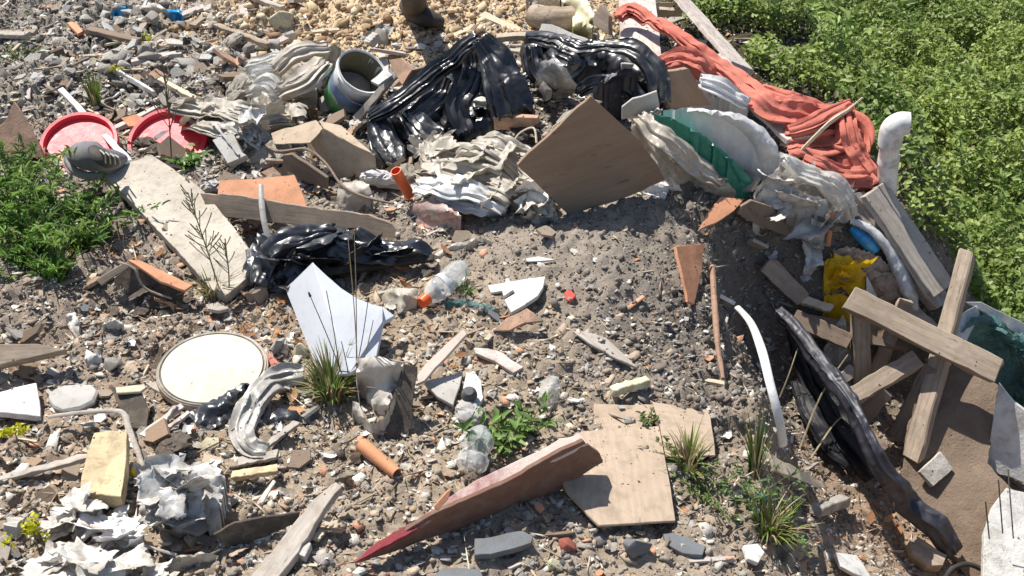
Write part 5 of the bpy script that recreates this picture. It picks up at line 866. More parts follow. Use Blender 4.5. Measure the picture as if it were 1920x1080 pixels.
# ---------------------------------------------------------------- the pit and the timber on the far flank
board('hardboard', 'large brown fibre sheet sloping down behind the leaning post', 'sheet', [(1752, 690), (1780, 680), (1872, 722), (1866, 790), (1852, 868), (1905, 930), (1846, 985), (1850, 1095), (1812, 1080), (1742, 985), (1690, 900), (1700, 800)], M_brown, ref=[(1752, 690, .25), (1872, 722, .25), (1850, 1095, .02), (1690, 900, .04)], th=.006, rag=2.0, warp=.005, step=10)
board('plasterboard', 'broken white textured slab against the green netting', 'slab', [(1872, 718), (1900, 752), (1960, 800), (1960, 930), (1905, 900), (1874, 890), (1850, 870), (1862, 790)], M_plast, ref=[(1872, 718, .34), (1960, 800, .32), (1850, 870, .15), (1905, 900, .12)], th=.025, rag=1.5, warp=.006)
board('plasterboard', 'white slab with thin dark stems in front, lowest on the flank', 'slab', [(1860, 950), (1886, 916), (1950, 930), (1950, 1110), (1842, 1110), (1844, 1000)], M_plast, ref=[(1860, 950, .18), (1950, 930, .2), (1842, 1110, .05)], th=.025, rag=1.2, warp=.004)
drape('netting', 'bundled dark green netting lying at the edge of the vegetation', 'netting', [(1796, 640, .3), (1822, 596, .34), (1860, 592, .34), (1900, 625, .33), (1980, 650, .3), (1980, 800, .2), (1930, 780, .2), (1890, 722, .2), (1872, 705, .2), (1840, 668, .24)], M_teal, .05, .022, sc=10, step=7, fold=(.4, 26, .008), flaps=12)
board('white_board', 'white board lying beyond the leaning post beside the netting', 'board', [(1784, 640), (1800, 590), (1832, 572), (1838, 588), (1812, 640)], M_plast, ref=[(1784, 640, .3), (1800, 590, .32), (1832, 572, .32)], th=.01)
board('white_board', 'long white panel edge beyond the netting at the picture edge', 'board', [(1812, 566), (1840, 566), (1990, 640), (1990, 676), (1900, 622)], M_plast, ref=[(1812, 566, .32), (1840, 566, .32), (1990, 640, .3), (1990, 676, .28)], th=.012)
# planks on the ridge
bar('plank', 'broad grey plank sloping down the flank to the leaning post', 'plank', (1638, 356, .12), (1764, 545, .20), .13, .025, M_woodg, up=(.35, -.45, .82), rag=.006)
board('plank', 'narrow reddish plank edge beside the broad grey plank', 'plank', [(1600, 362), (1622, 358), (1700, 455), (1782, 560), (1756, 580), (1690, 505)], M_woodp, ref=[(1600, 362, .10), (1622, 358, .10), (1782, 560, .14), (1756, 580, .13)], th=.05, rag=.8)
bar('plank', 'thin whitish plank lying between the blue bottle and the grey plank', 'plank', (1590, 372, .07), (1668, 470, .08), .035, .02, M_woodp, up=(.2, -.5, .8))
bar('plank', 'short pale plank below the grey insulation', 'plank', (1690, 560, .06), (1768, 640, .12), .05, .02, M_woodp, up=(.2, -.5, .8))
for i, (a, b, w_, m_, l_) in enumerate([((1520, 610, .1), (1700, 640, .12), .07, M_woodd, 'dark plank lying level behind the pallet post'), ((1640, 700, .05), (1700, 560, .2), .05, M_wood, 'brown slat standing behind the pallet rail'), ((1600, 800, .05), (1660, 730, .2), .06, M_woodd, 'dark plank end in the shade under the pallet rails'), ((1740, 760, .1), (1790, 690, .2), .05, M_wood, 'short slat between leaning post and brown fibre sheet'), ((1650, 600, .16), (1745, 650, .18), .03, M_woodp, 'pinkish strip lying behind the upper pallet rail'), ((1550, 740, .05), (1600, 690, .15), .04, M_woodg, 'grey slat in the dark beside the silvery wrap'), ((1496, 560, .06), (1560, 580, .12), .03, M_woodl, 'pale slat over the top of the rolled tarpaulin')]):
    bar('plank', l_, 'plank', a, b, w_, .02, m_, up=(.1, -.6, .7), rag=.006, jag=.008)
# pvc pipe with elbow
pv = empty('pvc_pipe', at(1664, 352, 0), 'white plastic drain pipe with an elbow standing up against the bushes', 'pipe')
a0 = at(1662, 368, .04); a1 = at(1666, 300, .19); a2 = at(1670, 262, .28)
tube('pipe', None, None, [a0, a1, a2], .034, M_pvc, 24, 4, parent=pv)
tube('elbow', None, None, [a2-Vector((0, 0, .02)), a2+Vector((.0, 0, .035)), a2+Vector((.022, .0, .058)), a2+Vector((.052, -.005, .062))], [.040, .041, .040, .038], M_pvc, 24, 5, parent=pv, hollow=.12)
tube('collar', None, None, [a1-Vector((0, 0, .015)), a1+Vector((0, 0, .02))], .0365, M_pvc, 24, 1, parent=pv)
# bags over the flank
_d = drape('paper_bag', 'large torn white paper bag hanging down towards the yellow bag', 'paper bag', [(1412, 372, 0.153), (1440, 342, 0.187), (1452, 322, 0.196), (1480, 350, 0.187), (1520, 366, 0.187), (1548, 372, 0.170), (1552, 420, 0.136), (1540, 470, 0.102), (1526, 508, 0.060), (1508, 530, 0.043), (1506, 505, 0.051), (1516, 462, 0.085), (1496, 452, 0.085), (1472, 420, 0.119), (1430, 388, 0.136)], M_paper, .04, .012, sc=8, step=6, D=30, fold=(1.3, 18, .005), flaps=7)
sheets(_d, M_paper, [(1465,345,.22,70,40,.8),(1500,390,.2,90,80,.8),(1525,430,.17,80,60,.7),(1470,400,.18,70,20,.7),(1525,480,.1,56,95,.6),(1510,520,.06,34,100,.5)], .8)
_d = drape('clear_bag', 'hazy clear plastic bag draped over the crest below the salmon cloth', 'plastic bag', [(1462, 284, 0.170), (1500, 306, 0.170), (1545, 322, 0.153), (1580, 348, 0.136), (1598, 378, 0.102), (1592, 415, 0.068), (1566, 425, 0.060), (1548, 380, 0.128), (1515, 366, 0.162), (1480, 348, 0.170), (1456, 318, 0.170)], M_clear, .04, .016, sc=9, step=7, fold=(1.2, 16, .006), flaps=8)
folds(_d, M_clear, [[(1468,300,.22,14),(1520,330,.21,22),(1570,360,.17,22),(1592,408,.1,14)]], pl=1.6, crk=.010)
drape('grey_bag', 'beige curled cardboard edge beside the foot of the white sack', 'cardboard', [(1412, 372, .16), (1420, 350, .18), (1462, 312, .2), (1466, 340, .17), (1462, 366, .15), (1440, 378, .15)], M_paper, .012, .006, sc=9, step=6)
tube('orange_stick', 'slim orange plastic stick upright beside the torn paper bag', 'stick', [(1552, 460, .06), (1556, 430, .12), (1561, 398, .19)], .0095, M_terra, 10, 3)
tube('blue_bottle', 'bright blue plastic bottle half hidden on the flank', 'bottle', [(1596, 426, .08), (1612, 440, .08), (1630, 456, .07), (1642, 470, .06)], [.012, .024, .026, .02], M_blue, 16, 4)
tube('grey_sleeve', 'twisted white and grey plastic sleeve running down from the blue bottle', 'plastic sleeve', [(1596, 414, .12), (1632, 430, .13), (1664, 462, .13), (1686, 500, .12), (1704, 545, .11), (1716, 580, .10)], [.012, .02, .03, .04, .036, .018], film('grey white film', (.62, .62, .62), (.45, .45, .46), .35, .5, .2, (.4, .36, .32)), 18, 7, flat=.7, wob=.10, wrk=.06)
drape('mineral_wool', 'fluffy pinkish brown insulation wool behind the yellow bag', 'insulation', [(1560, 470, .05), (1600, 462, .08), (1650, 480, .09), (1690, 520, .08), (1700, 566, .07), (1660, 590, .05), (1620, 570, .05), (1600, 520, .06), (1566, 496, .05)], M_fluff, .05, .02, sc=30, step=4, D=22, rag=3, k=12)
drape('yellow_bag', 'torn bright yellow plastic bag on top of the broken pallet', 'plastic bag', [(1547, 490, .10), (1562, 484, .12), (1598, 492, .12), (1624, 510, .11), (1622, 556, .07), (1592, 546, .08), (1570, 548, .08), (1547, 552, .05)], M_yel, .02, .014, sc=14, step=5, flaps=5)
drape('yellow_bag', 'shaded ochre plastic hanging inside the broken pallet', 'plastic bag', [(1546, 556, .08), (1574, 552, .12), (1592, 560, .16), (1600, 600, .14), (1602, 640, .08), (1590, 652, .05), (1570, 590, .06)], M_yel, .01, .008, sc=12, step=6)
board('white_card', 'white card edge between the yellow bag and the insulation wool', 'card', [(1624, 516), (1632, 530), (1648, 566), (1622, 556)], M_paper, ref=[(1624, 516, .12), (1632, 530, .12), (1648, 566, .09), (1622, 556, .09)], th=.004)
# broken pallet
pa = empty('broken_pallet', at(1640, 720, 0), 'broken wooden pallet frame standing in the pit', 'pallet')
A = at(1590, 558, .34); Bp = at(1872, 698, .40)
bar('rail', None, None, A, Bp, .082, .035, M_wood, up=(.1, -.75, .62), parent=pa)
bar('post', None, None, at(1612, 566, .33), at(1614, 726, .08), .058, .05, M_wood, up=(0, -.9, .4), parent=pa)
bar('rail', None, None, at(1598, 744, .16), at(1722, 672, .26), .06, .03, M_wood, up=(.1, -.4, .85), parent=pa)
bar('slat', None, None, at(1680, 820, .06), at(1744, 690, .26), .05, .028, M_woodd, up=(-.4, -.6, .6), parent=pa)
bar('slat', None, None, at(1488, 594, .14), at(1592, 640, .22), .055, .02, M_woodd, up=(0, -.8, .5), parent=pa)  # dark timber colour stands for this slat's shade
bar('leaning_post', 'thick grey post leaning across the broken pallet', 'post', at(1712, 862, .10), at(1814, 478, .42), .062, .055, M_wood, up=(-.6, -.7, .3), jag=.02, rag=.005, taper=.8)
bar('split_batten', 'short split slat beside the foot of the leaning post', 'slat', at(1700, 812, .08), at(1752, 712, .2), .03, .02, M_woodl, up=(-.3, -.6, .6), jag=.01)
board('wood_block', 'short sawn board lying on the brink above the black sleeve', 'board', [(1444, 486), (1458, 488), (1518, 552), (1496, 573), (1426, 508)], M_wood, ref=[(1444, 486, .09), (1458, 488, .09), (1518, 552, .09), (1426, 508, .07)], th=.02)
drape('silver_wrap', 'upright folded silvery plastic wrap inside the pallet', 'plastic wrap', [(1582, 590, .2), (1590, 640, .16), (1598, 690, .1), (1594, 716, .05), (1552, 714, .02), (1534, 690, .02), (1548, 650, .07), (1566, 610, .15)], film('silver wrap', (.5, .48, .44), (.35, .33, .3), .35, .6, .2, (.3, .27, .22)), .02, .012, sc=14, step=5, fold=(.1, 60, .008))
pleated('rolled_tarpaulin', 'long dark blue grey rolled tarpaulin sliding down into the pit', 'tarpaulin roll', [(1462, 588, .10, 11), (1496, 630, .2, 17), (1545, 690, .28, 18), (1586, 745, .3, 17), (1620, 810, .28, 17), (1652, 880, .22, 20), (1700, 938, .16, 26), (1748, 982, .12, 27), (1790, 1032, .06, 20)], M_sleeve, .035, .9, .004, 7, crk=.012)
_d = pleated('black_sheet', 'black plastic sheet sagging into the shaded pit', 'plastic sheet', [(1480,626,.05,9),(1516,700,.07,17),(1560,780,.07,24),(1604,850,.05,22),(1636,900,.03,12)], M_pit, .04, 1.4, .012, 4, crk=.014)
folds(_d, M_pit, [[(1492,720,.04,8),(1514,780,.05,14),(1548,840,.04,14),(1584,880,.02,8)]])
tube('white_conduit', 'bent white plastic conduit curving down the side of the mound', 'conduit', [(1382, 576, .12), (1408, 606, .15), (1428, 656, .18), (1444, 720, .20), (1462, 790, .17), (1468, 834, .10)], [.011, .012, .013, .012, .012, .013], dirty('grimy conduit', (.76, .75, .73), (.66, .65, .62), 14, .15, .5, .2), 14, 6, flat=.6)
tube('rusty_rod', 'thin rusty brown rod down the face of the mound', 'rod', [(1336, 500, .06), (1340, 570, .06), (1346, 650, .06), (1356, 710, .03)], [.009, .009, .008, .006], wood('rusty wood', (.36, .22, .15), (.26, .16, .11), .3), 8, 4, wob=.15)
bar('splintered_batten', 'greyish splintered slat pointing over the brink of the pit', 'slat', (1446, 868, .05), (1548, 912, .06), .05, .012, M_woodl, up=(0, -.5, .8), jag=.02, rag=.01, taper=.35)
bar('concrete_piece', 'small oblong grey block in the shade of the pit', 'block', (1530, 958, .03), (1584, 938, .03), .035, .03, M_conc)
board('concrete_piece', 'flat pale grey slab lying on the brown fibre sheet', 'slab', [(1724, 884), (1764, 846), (1788, 878), (1750, 912)], M_conc, ref=[(1724, 884, .14), (1764, 846, .16), (1788, 878, .15), (1750, 912, .12)], th=.02)
board('wood_block', 'sawn wooden block at the foot of the rolled tarpaulin', 'block', [(1706, 1012), (1720, 1003), (1776, 1040), (1768, 1060), (1740, 1058), (1712, 1036)], M_wood, ref=[(1706, 1012, .06), (1720, 1003, .07), (1776, 1040, .07), (1740, 1058, .04)], th=.04)
stone('stone', 'round pale stone pinned against the rolled tarpaulin', 'stone', 1738, 928, 24, M_plast, .9, 41, lift=.12)
tube('tyre_edge', 'curved black plastic rim at the bottom edge', 'rim', [(1772, 1085, .02), (1786, 1066, .05), (1815, 1058, .06), (1846, 1072, .05), (1850, 1090, .03)], .008, M_dark, 8, 5)
# boot
p = at(785, 28, .02); bt = empty('rubber_boot', p, 'dark boot toe standing on the yellow clay at the far edge', 'boot')
tube('foot', None, None, [at(764, 10, .03), at(784, 26, .045), at(806, 36, .045), at(832, 42, .03)], [.04, .055, .05, .02], M_dark, 16, 5, flat=.8, parent=bt)
tube('shaft', None, None, [at(778, 18, .05), at(776, 0, .15), at(772, -30, .35)], [.055, .055, .06], M_dark, 16, 4, parent=bt)
# ---------------------------------------------------------------- upper left field
drape('blue_bag', 'blue plastic bag ends tied round whitish packing far up the heap', 'plastic bag', [(210, 16, .03), (235, 12, .05), (242, 22, .03), (228, 28, .02), (208, 26, .02)], M_blue, .02, .01, sc=26, step=4)
drape('blue_bag', 'crumpled blue plastic scrap at the end of the whitish packing', 'plastic bag', [(308, 18, .04), (336, 16, .06), (344, 30, .04), (330, 38, .02), (312, 32, .02)], M_blue, .02, .01, sc=26, step=4)
drape('packing', 'whitish crumpled packing between two blue scraps', 'packaging', [(236, 10, .04), (300, 8, .06), (318, 24, .04), (300, 32, .02), (250, 30, .02)], M_sack, .02, .014, sc=22, step=5)
for i, (a, b, w_, m_, l_) in enumerate([((166, 55, .04), (262, 78, .04), .045, M_woodd, 'dark plank in the rubble field beside the orange tile piece'), ((405, 48, .04), (505, 86, .05), .03, M_wood, 'brown plank on the border of rubble and yellow clay'), ((470, -6, .05), (530, 16, .05), .03, M_woodg, 'grey batten at the far edge on the yellow clay'), ((-20, 64, .05), (52, 66, .05), .05, M_woodg, 'short grey board at the far corner of the rubble field'), ((300, 150, .05), (372, 190, .05), .025, M_woodl, 'pale batten crossing the grey rubble above the net bag'), ((210, 128, .04), (290, 175, .03), .012, M_pvc, 'thin white strip lying in the grey rubble')]):
    bar('plank' if i < 4 else 'batten', l_, 'plank', a, b, w_, .02, m_, rag=.006)
board('tile_fragment', 'small orange tile piece high in the rubble field', 'fragment', [(126, 42), (140, 38), (156, 58), (146, 64)], M_terra, lift=.03, th=.015)
board('tile_fragment', 'dull reddish board piece beneath the dry stalk', 'fragment', [(270, 145), (292, 128), (310, 140), (300, 154)], M_terrad, ref=[(270, 145, .02), (292, 128, .06), (310, 140, .05)], th=.012)
for i, (a, b, w_, mt, fl, l_) in enumerate([(530, 55, 62, M_foam2, .7, 'large pale yellow boulder on the yellow clay'), (562, 38, 26, M_foam2, .8, 'small pale stone beyond the large pale boulder'), (716, 84, 44, M_conc, .9, 'square pale stone just behind the bucket rim'), (752, 92, 38, M_conc, .6, 'bluish white lump beside the square pale stone'), (790, 98, 34, M_tile, .6, 'white broken stone between bucket and black bag'), (824, 92, 36, M_conc, .7, 'dark grey stone behind the black bag'), (730, 52, 30, dirty('brown clay', (.35, .2, .1), (.28, .15, .08), 9, .2), 1.2, 'upright dark brown clay clod on the yellow clay'), (1146, 206, 40, M_conc, .8, 'pinkish round stone beside the diamond board'), (1022, 218, 40, M_conc, 1.0, 'pinkish grey stone beside the black bag corner'), (900, 232, 44, M_tile, .5, 'frosty white lump under the black bag'), (835, 228, 40, M_conc, .8, 'blue grey lump inside the black bag'), (220, 88, 40, M_conc, .6, 'buff stone below the dark plank in the rubble'), (270, 108, 46, M_foam2, .6, 'long pale stone near the yellow flower'), (400, 96, 44, M_tile, .4, 'flat white slab stone in the grey rubble'), (395, 110, 36, M_foam2, .5, 'cream slab stone under the flat white one'), (292, 50, 44, M_conc, .7, 'big grey stone under the whitish packing'), (496, 96, 40, M_foam2, .5, 'yellowish flat stone near the clear bag')]):
    stone('stone', l_, 'stone', a, b, w_, mt, fl, 60+i, asp=.8, rz=i, lift=.0 if not 7 <= i <= 10 else .08)
bar('concrete_prop', 'pale grey pipe end behind the bucket rim', 'pipe', (690, 84, .1), (708, 66, .12), .04, .035, M_greyt)
# ================================================================ repeated rubble: each piece its own object
ROCKS = [rock(200+i, 9+i % 4, .45+.1*(i % 4)) for i in range(14)]; SH = []
for i in range(9):
    V, Fc = plate(60+i); me = bpy.data.meshes.new('shard'); me.from_pydata([tuple(v*(1, .8, .2)) for v in V], [], [tuple(int(q) for q in f) for f in Fc]); SH.append(me)
def many(name, label, cat, group, meshes, mats, n, size, wfn, seed, lift=0, tilt=.5, asp=(1, 1, 1), px=(-20, 1940), py=(-20, 1100)):
    X, Y, u, v = spots(n, seed, wfn, px, py); r = random.Random(seed); cache = {}
    for i in range(len(X)):
        mi = r.randrange(len(meshes)); mt = r.choice(mats); k = (mi, mt.name)
        if k not in cache: m2 = meshes[mi].copy(); m2.materials.clear(); m2.materials.append(mt); m2.name = name; cache[k] = m2
        o = bpy.data.objects.new(name, cache[k]); C.objects.link(o); s = r.uniform(*size)*(.6+.4*r.random()); o.scale = (s*asp[0]*r.uniform(.8, 1.3), s*asp[1], s*asp[2])
        o.rotation_euler = (r.uniform(-tilt, tilt), r.uniform(-tilt, tilt), r.uniform(0, 6.28)); o.location = (X[i], Y[i], float(T(X[i], Y[i]))+s*asp[2]*lift); tag(o, label, cat, group)
def near(cx, cy, rx, ry): return lambda x, y, u, v: np.exp(-((u-cx)/rx)**4-((v-cy)/ry)**4)
M_st2 = dirty('pale rubble', (.55, .53, .48), (.42, .4, .36), 14, .25, .95, .6, rnd=.5); M_st3 = dirty('brown rubble', (.36, .29, .22), (.26, .21, .16), 14, .25, .95, .6, rnd=.5); M_st4 = dirty('dark rubble', (.17, .16, .15), (.11, .105, .1), 14, .25, .9, .6, rnd=.4)
many('rubble_stone', 'grey broken stone in the rubble field at the far upper corner', 'stone', 'stones of the far rubble field', ROCKS, [M_conc, M_st2, M_st2, M_conc, M_st4], 295, (.020, .065), near(230, 110, 300, 130), 301, .3)
many('dirt_stone', 'stone lying in the trodden dirt of the lower foreground', 'stone', 'stones in the foreground dirt', ROCKS, [M_conc, M_st2, M_st3, M_st3, M_st4], 150, (.007, .018), lambda x, y, u, v: (v > 600)*1.0*(u < 1450), 302, .3)
many('bank_stone', 'stone on the steep flank beside the pit', 'stone', 'stones on the flank', ROCKS, [M_conc, M_st3, M_st4, M_st3], 70, (.008, .018), near(1420, 620, 110, 300), 303, .3)
many('crumbling_lump', 'reddish brown crumbling lump of the rubble heap below the pit', 'stone', 'lumps of the reddish rubble', ROCKS, [dirty('rust rubble', (.5, .24, .11), (.4, .2, .1), 20, .25, .95, .7, rnd=.4), M_st3, M_st2], 110, (.010, .022), near(1640, 990, 100, 80), 304, .4)
many('clay_clod', 'clod on the yellow clay', 'stone', 'clods on the yellow clay', ROCKS, [dirty('ochre clod', (.62, .46, .27), (.5, .35, .2), 20, .15, .95, .7, rnd=.4), M_st2], 70, (.014, .034), near(720, 20, 300, 60), 305, .4)
many('wedged_stone', 'stone wedged between the sacks and boards at the middle of the heap', 'stone', 'stones among the sacks', ROCKS, [M_conc, M_st2, M_st3, M_st4], 110, (.010, .028), lambda x, y, u, v: near(720, 270, 330, 160)(x, y, u, v), 306, .4)
many('tile_chip', 'small flat broken chip of tile or board in the dirt', 'chip', 'flat broken chips', SH, [M_tile, M_greyt, M_terra, M_woodl, M_foam2, M_st2, M_st3, M_slate], 190, (.010, .026), lambda x, y, u, v: np.where(((u-1100)/280)**2+((v-480)/120)**2 < 1, .04, 1.)*(v > 60), 307, .5, .45)
many('white_chip', 'small white plaster flake in the dirt', 'chip', 'white flakes', SH, [M_tile, M_plast, M_paper], 120, (.007, .018), lambda x, y, u, v: np.where((u > 850) & (u < 1400) & (v > 380) & (v < 700), .2, 1.), 308, .6, .7)
STK = []
for i in range(4):
    bm = bmesh.new(); bmesh.ops.create_cube(bm, size=1); bmesh.ops.subdivide_edges(bm, edges=[e for e in bm.edges if abs((e.verts[0].co-e.verts[1].co).x) > .5], cuts=4); r = random.Random(i)
    for v_ in bm.verts: v_.co.y += .35*math.sin(v_.co.x*3+i)*.5+r.uniform(-.12, .12); v_.co.z += r.uniform(-.15, .15); 
    me = bpy.data.meshes.new('stick'); bm.to_mesh(me); bm.free(); STK.append(me)
many('wood_splinter', 'small broken wooden splinter lying on the dirt', 'splinter', 'broken wood splinters', STK, [M_wood, M_woodg, M_woodd, M_woodl, M_woodp], 270, (.03, .13), lambda x, y, u, v: np.where(((u-1100)/280)**2+((v-480)/130)**2 < 1, .05, 1.), 309, .2, .3, asp=(1, .12, .08))
# crumpled scraps among the heap
def sheetmesh(seed):
    GV, GF = crisp(seed, 13, .75); me = bpy.data.meshes.new('sheet'); me.from_pydata([tuple(v) for v in GV], [], [tuple(int(k) for k in q) for q in GF]); me.polygons.foreach_set('use_smooth', [True]*len(me.polygons)); me.set_sharp_from_angle(angle=math.radians(38)); return me
def ball(seed):
    bm = bmesh.new(); bmesh.ops.create_icosphere(bm, subdivisions=4, radius=1)
    P = np.array([tuple(v.co) for v in bm.verts]); h = crumple(P[:, 0]*1.6+P[:, 2], P[:, 1]*1.6-P[:, 2]*.7, seed, 10, .4)*.28+crumple(P[:, 2]*2.4, P[:, 0]*2.4+P[:, 1], seed+5, 8)*.16
    for v, k in zip(bm.verts, h): v.co *= 1+float(k); v.co.z *= .5
    me = bpy.data.meshes.new('ball'); bm.to_mesh(me); bm.free(); me.polygons.foreach_set('use_smooth', [True]*len(me.polygons)); me.set_sharp_from_angle(angle=math.radians(40)); return me
BALL = [sheetmesh(50+i*7) for i in range(14)]+[ball(i) for i in range(3)]
many('crumpled_scrap', 'crumpled scrap of white or grey plastic between sacks and boards', 'plastic scrap', 'crumpled plastic scraps in the heap', BALL, [M_sack, M_wsack, M_paperg, M_paper, M_sack], 200, (.03, .075), lambda x, y, u, v: near(640, 270, 300, 150)(x, y, u, v), 310, .5, .7)
many('crumpled_scrap', 'crumpled black plastic scrap between the bin bags', 'plastic scrap', 'black plastic scraps', BALL, [M_bag, M_dark], 50, (.03, .07), lambda x, y, u, v: near(880, 200, 260, 110)(x, y, u, v), 311, .8, .7)
many('crumpled_scrap', 'crumpled scrap in the rubbish along the flank', 'plastic scrap', 'scraps along the flank', BALL, [M_sack, M_paper, M_wsack, M_card], 60, (.02, .05), lambda x, y, u, v: near(1490, 470, 130, 140)(x, y, u, v), 312, .5, .7)
many('crumpled_scrap', 'small crumpled paper scrap in the lower corner', 'plastic scrap', 'paper scraps in the lower corner', BALL, [M_paper, M_paperg, M_wsack, M_sack], 80, (.02, .045), lambda x, y, u, v: near(250, 990, 200, 100)(x, y, u, v), 313, .4, .7)
many('board_offcut', 'small board offcut jammed in the rubbish pile', 'offcut', 'small board offcuts in the pile', SH, [M_wood, M_card, M_woodg, M_woodd, M_terrad, M_tile], 280, (.03, .085), lambda x, y, u, v: near(640, 280, 330, 150)(x, y, u, v)+near(1480, 430, 150, 160)(x, y, u, v), 314, .5, .8)
many('pit_stone', 'broken stone lying in the shaded pit', 'stone', 'stones in the pit', ROCKS, [M_conc, M_st3, M_st4, M_st2], 80, (.014, .035), near(1560, 830, 120, 120), 315, .4)
many('crumpled_scrap', 'torn grey brown scrap half buried in the far rubble field', 'plastic scrap', 'scraps in the far rubble field', BALL, [M_sack, M_paperg, M_woodg, M_brown, M_dark], 170, (.02, .055), near(220, 130, 300, 130), 316, .3, .6)
many('torn_cardboard', 'torn piece of cardboard in the left half of the heap', 'cardboard', 'torn cardboard pieces', BALL, [M_card, M_brown, M_plyd, M_tar_shade], 210, (.025, .06), lambda x, y, u, v: near(420, 400, 420, 260)(x, y, u, v)+.5*near(250, 900, 260, 200)(x, y, u, v), 317, .3, .6)
many('crumpled_scrap', 'dull scrap of plastic film lying in the lower middle dirt', 'plastic scrap', 'scraps in the lower middle', BALL, [M_sack, M_paperg, M_card, M_brown, M_paper], 190, (.014, .040), near(640, 850, 520, 250), 318, .3, .6)
many('plank_piece', 'piece of scrap timber jammed along the top of the heap', 'timber', 'scrap timber along the top', STK, [M_wood, M_woodg, M_woodd, M_woodp, M_woodl], 130, (.10, .30), lambda x, y, u, v: near(900, 150, 420, 110)(x, y, u, v)+near(520, 280, 260, 110)(x, y, u, v)+.5*near(300, 110, 260, 90)(x, y, u, v), 319, .6, .25, asp=(1, .16, .07))
many('flat_shard', 'pale flat shard of plaster or tile in the far rubble field', 'shard', 'pale shards in the far rubble field', SH, [M_tile, M_plast, M_st2, M_greyt, M_foam2], 170, (.02, .055), near(280, 120, 330, 130), 321, .8, .9)
many('plank_piece', 'piece of scrap timber in the pit and along the flank', 'timber', 'scrap timber on the flank', STK, [M_wood, M_woodg, M_woodd, M_woodd, M_woodp], 60, (.14, .34), lambda x, y, u, v: near(1570, 640, 110, 130)(x, y, u, v)+near(1500, 480, 100, 110)(x, y, u, v), 320, 1.2, .6, asp=(1, .15, .07))
many('broken_board', 'piece of broken board lying in the left half of the heap', 'offcut', 'broken board pieces on the left', SH+STK[:1], [M_wood, M_card, M_woodg, M_woodd, M_plyd, M_brown, M_st2], 230, (.022, .06), lambda x, y, u, v: (.5*near(300, 330, 380, 260)(x, y, u, v)+near(260, 890, 330, 190)(x, y, u, v)+.5*near(600, 620, 260, 120)(x, y, u, v))*(1-near(200, 420, 260, 110)(x, y, u, v)*.6), 330, .4, .6)
many('broken_lath', 'splintered lath tangled in the rubbish on the left', 'splinter', 'splintered laths on the left', STK, [M_wood, M_woodg, M_woodd, M_woodl], 120, (.07, .2), lambda x, y, u, v: near(330, 160, 380, 150)(x, y, u, v)+near(300, 900, 400, 200)(x, y, u, v), 331, .5, .25, asp=(1, .08, .05))
# ================================================================ plants
GM = vcol('grass blade', .55, .1, 30, trans=.3, spec=.35, var=.15)
def tuft(name, label, cat, px, py, n, L, spread, col, seed, dead=.15, wd=.0035, lift=0, lean=(0, 0)):
    r = random.Random(seed); base = at(px, py, lift); base.z = float(T(base.x, base.y))+lift; V = []; Fs = []; Cc = []
    for i in range(n):
        a = r.uniform(0, 6.28); q = r.random()**.6; b = Vector((math.cos(a)*q*spread*.35, math.sin(a)*q*spread*.35, 0)); b.z = float(T(base.x+b.x, base.y+b.y))-base.z+lift
        out = Vector((math.cos(a)+lean[0], math.sin(a)+lean[1], 0))*r.uniform(.1, 1)*spread/L; l = L*r.uniform(.45, 1.1); w_ = wd*r.uniform(.6, 1.3); side = Vector((-math.sin(a+r.uniform(-1, 1)), math.cos(a), 0)).normalized()
        c = (.42, .33, .2) if r.random() < dead else tuple(k*r.uniform(.7, 1.35) for k in col); o = len(V)
        for k in range(5):
            t = k/4; p = b+(Vector((0, 0, 1))*t*(1-.35*t*out.length)+out*t*t)*l; w2 = w_*(1-t**2.2)+.0003; V += [p-side*w2, p+side*w2]; Cc += [c, c]
            if k: Fs.append([o+2*k-2, o+2*k-1, o+2*k+1, o+2*k])
    ob = npmesh(name, np.array([tuple(v) for v in V]), np.array(Fs), GM, np.array(Cc), True); ob.location = base; return tag(ob, label, cat)
def stalk(name, label, cat, base, tips, rad, col, heads=None, parent=None):
    pass
def weed(name, label, cat, px, py, stems, L, col, seed, lsize=.02, dens=14, spread=.1, w=.35, lift=0, group=None):
    """stems (mesh) with leaves along them"""
    r = random.Random(seed); rn = np.random.default_rng(seed); base = at(px, py, lift); base.z = float(T(base.x, base.y))
    root = empty(name, base, label, cat, group); V = []; Fs = []; Cc = []; LX = []; LY = []; LZ = []; ya = []
    for i in range(stems):
        a = r.uniform(0, 6.28); o_ = Vector((math.cos(a), math.sin(a), 0))*spread*r.uniform(.2, 1); b = o_*.4; l = L*r.uniform(.55, 1.1); pts = [b+Vector((0, 0, 1))*l*t+o_*t*t*1.3 for t in np.linspace(0, 1, 5)]
        for k in range(5):
            for q in range(3):
                an = q*2.094; rr = .0022*(1-.7*k/4); V.append(pts[k]+Vector((math.cos(an), math.sin(an), 0))*rr); Cc.append((.16, .17, .07))
            if k:
                m = len(V)-6
                for q in range(3): Fs.append([m+q, m+(q+1) % 3, m+3+(q+1) % 3, m+3+q])
        for k in range(dens):
            t = r.uniform(.12, 1); p = b+Vector((0, 0, 1))*l*t+o_*t*t*1.3; an = r.uniform(0, 6.28); ls = lsize*(1.1-.5*t); LX.append(p.x+math.cos(an)*ls); LY.append(p.y+math.sin(an)*ls); LZ.append(p.z); ya.append(an)
    s = npmesh('stems', np.array([tuple(v) for v in V]), np.array(Fs), GM, np.array(Cc)); s.location = base; adopt(s, root) if False else None
    s.parent = root; s.location = (0, 0, 0)
    n = len(LX); cc = np.array(col)[None]*rn.uniform(.65, 1.4, (n, 1)); lv = leaves('foliage', np.array(LX), np.array(LY), np.array(LZ), lsize*rn.uniform(.6, 1.2, n), cc, LF, seed+1, .9, w, yaw=np.array(ya)); lv.parent = root; lv.location = (0, 0, 0)
    return root
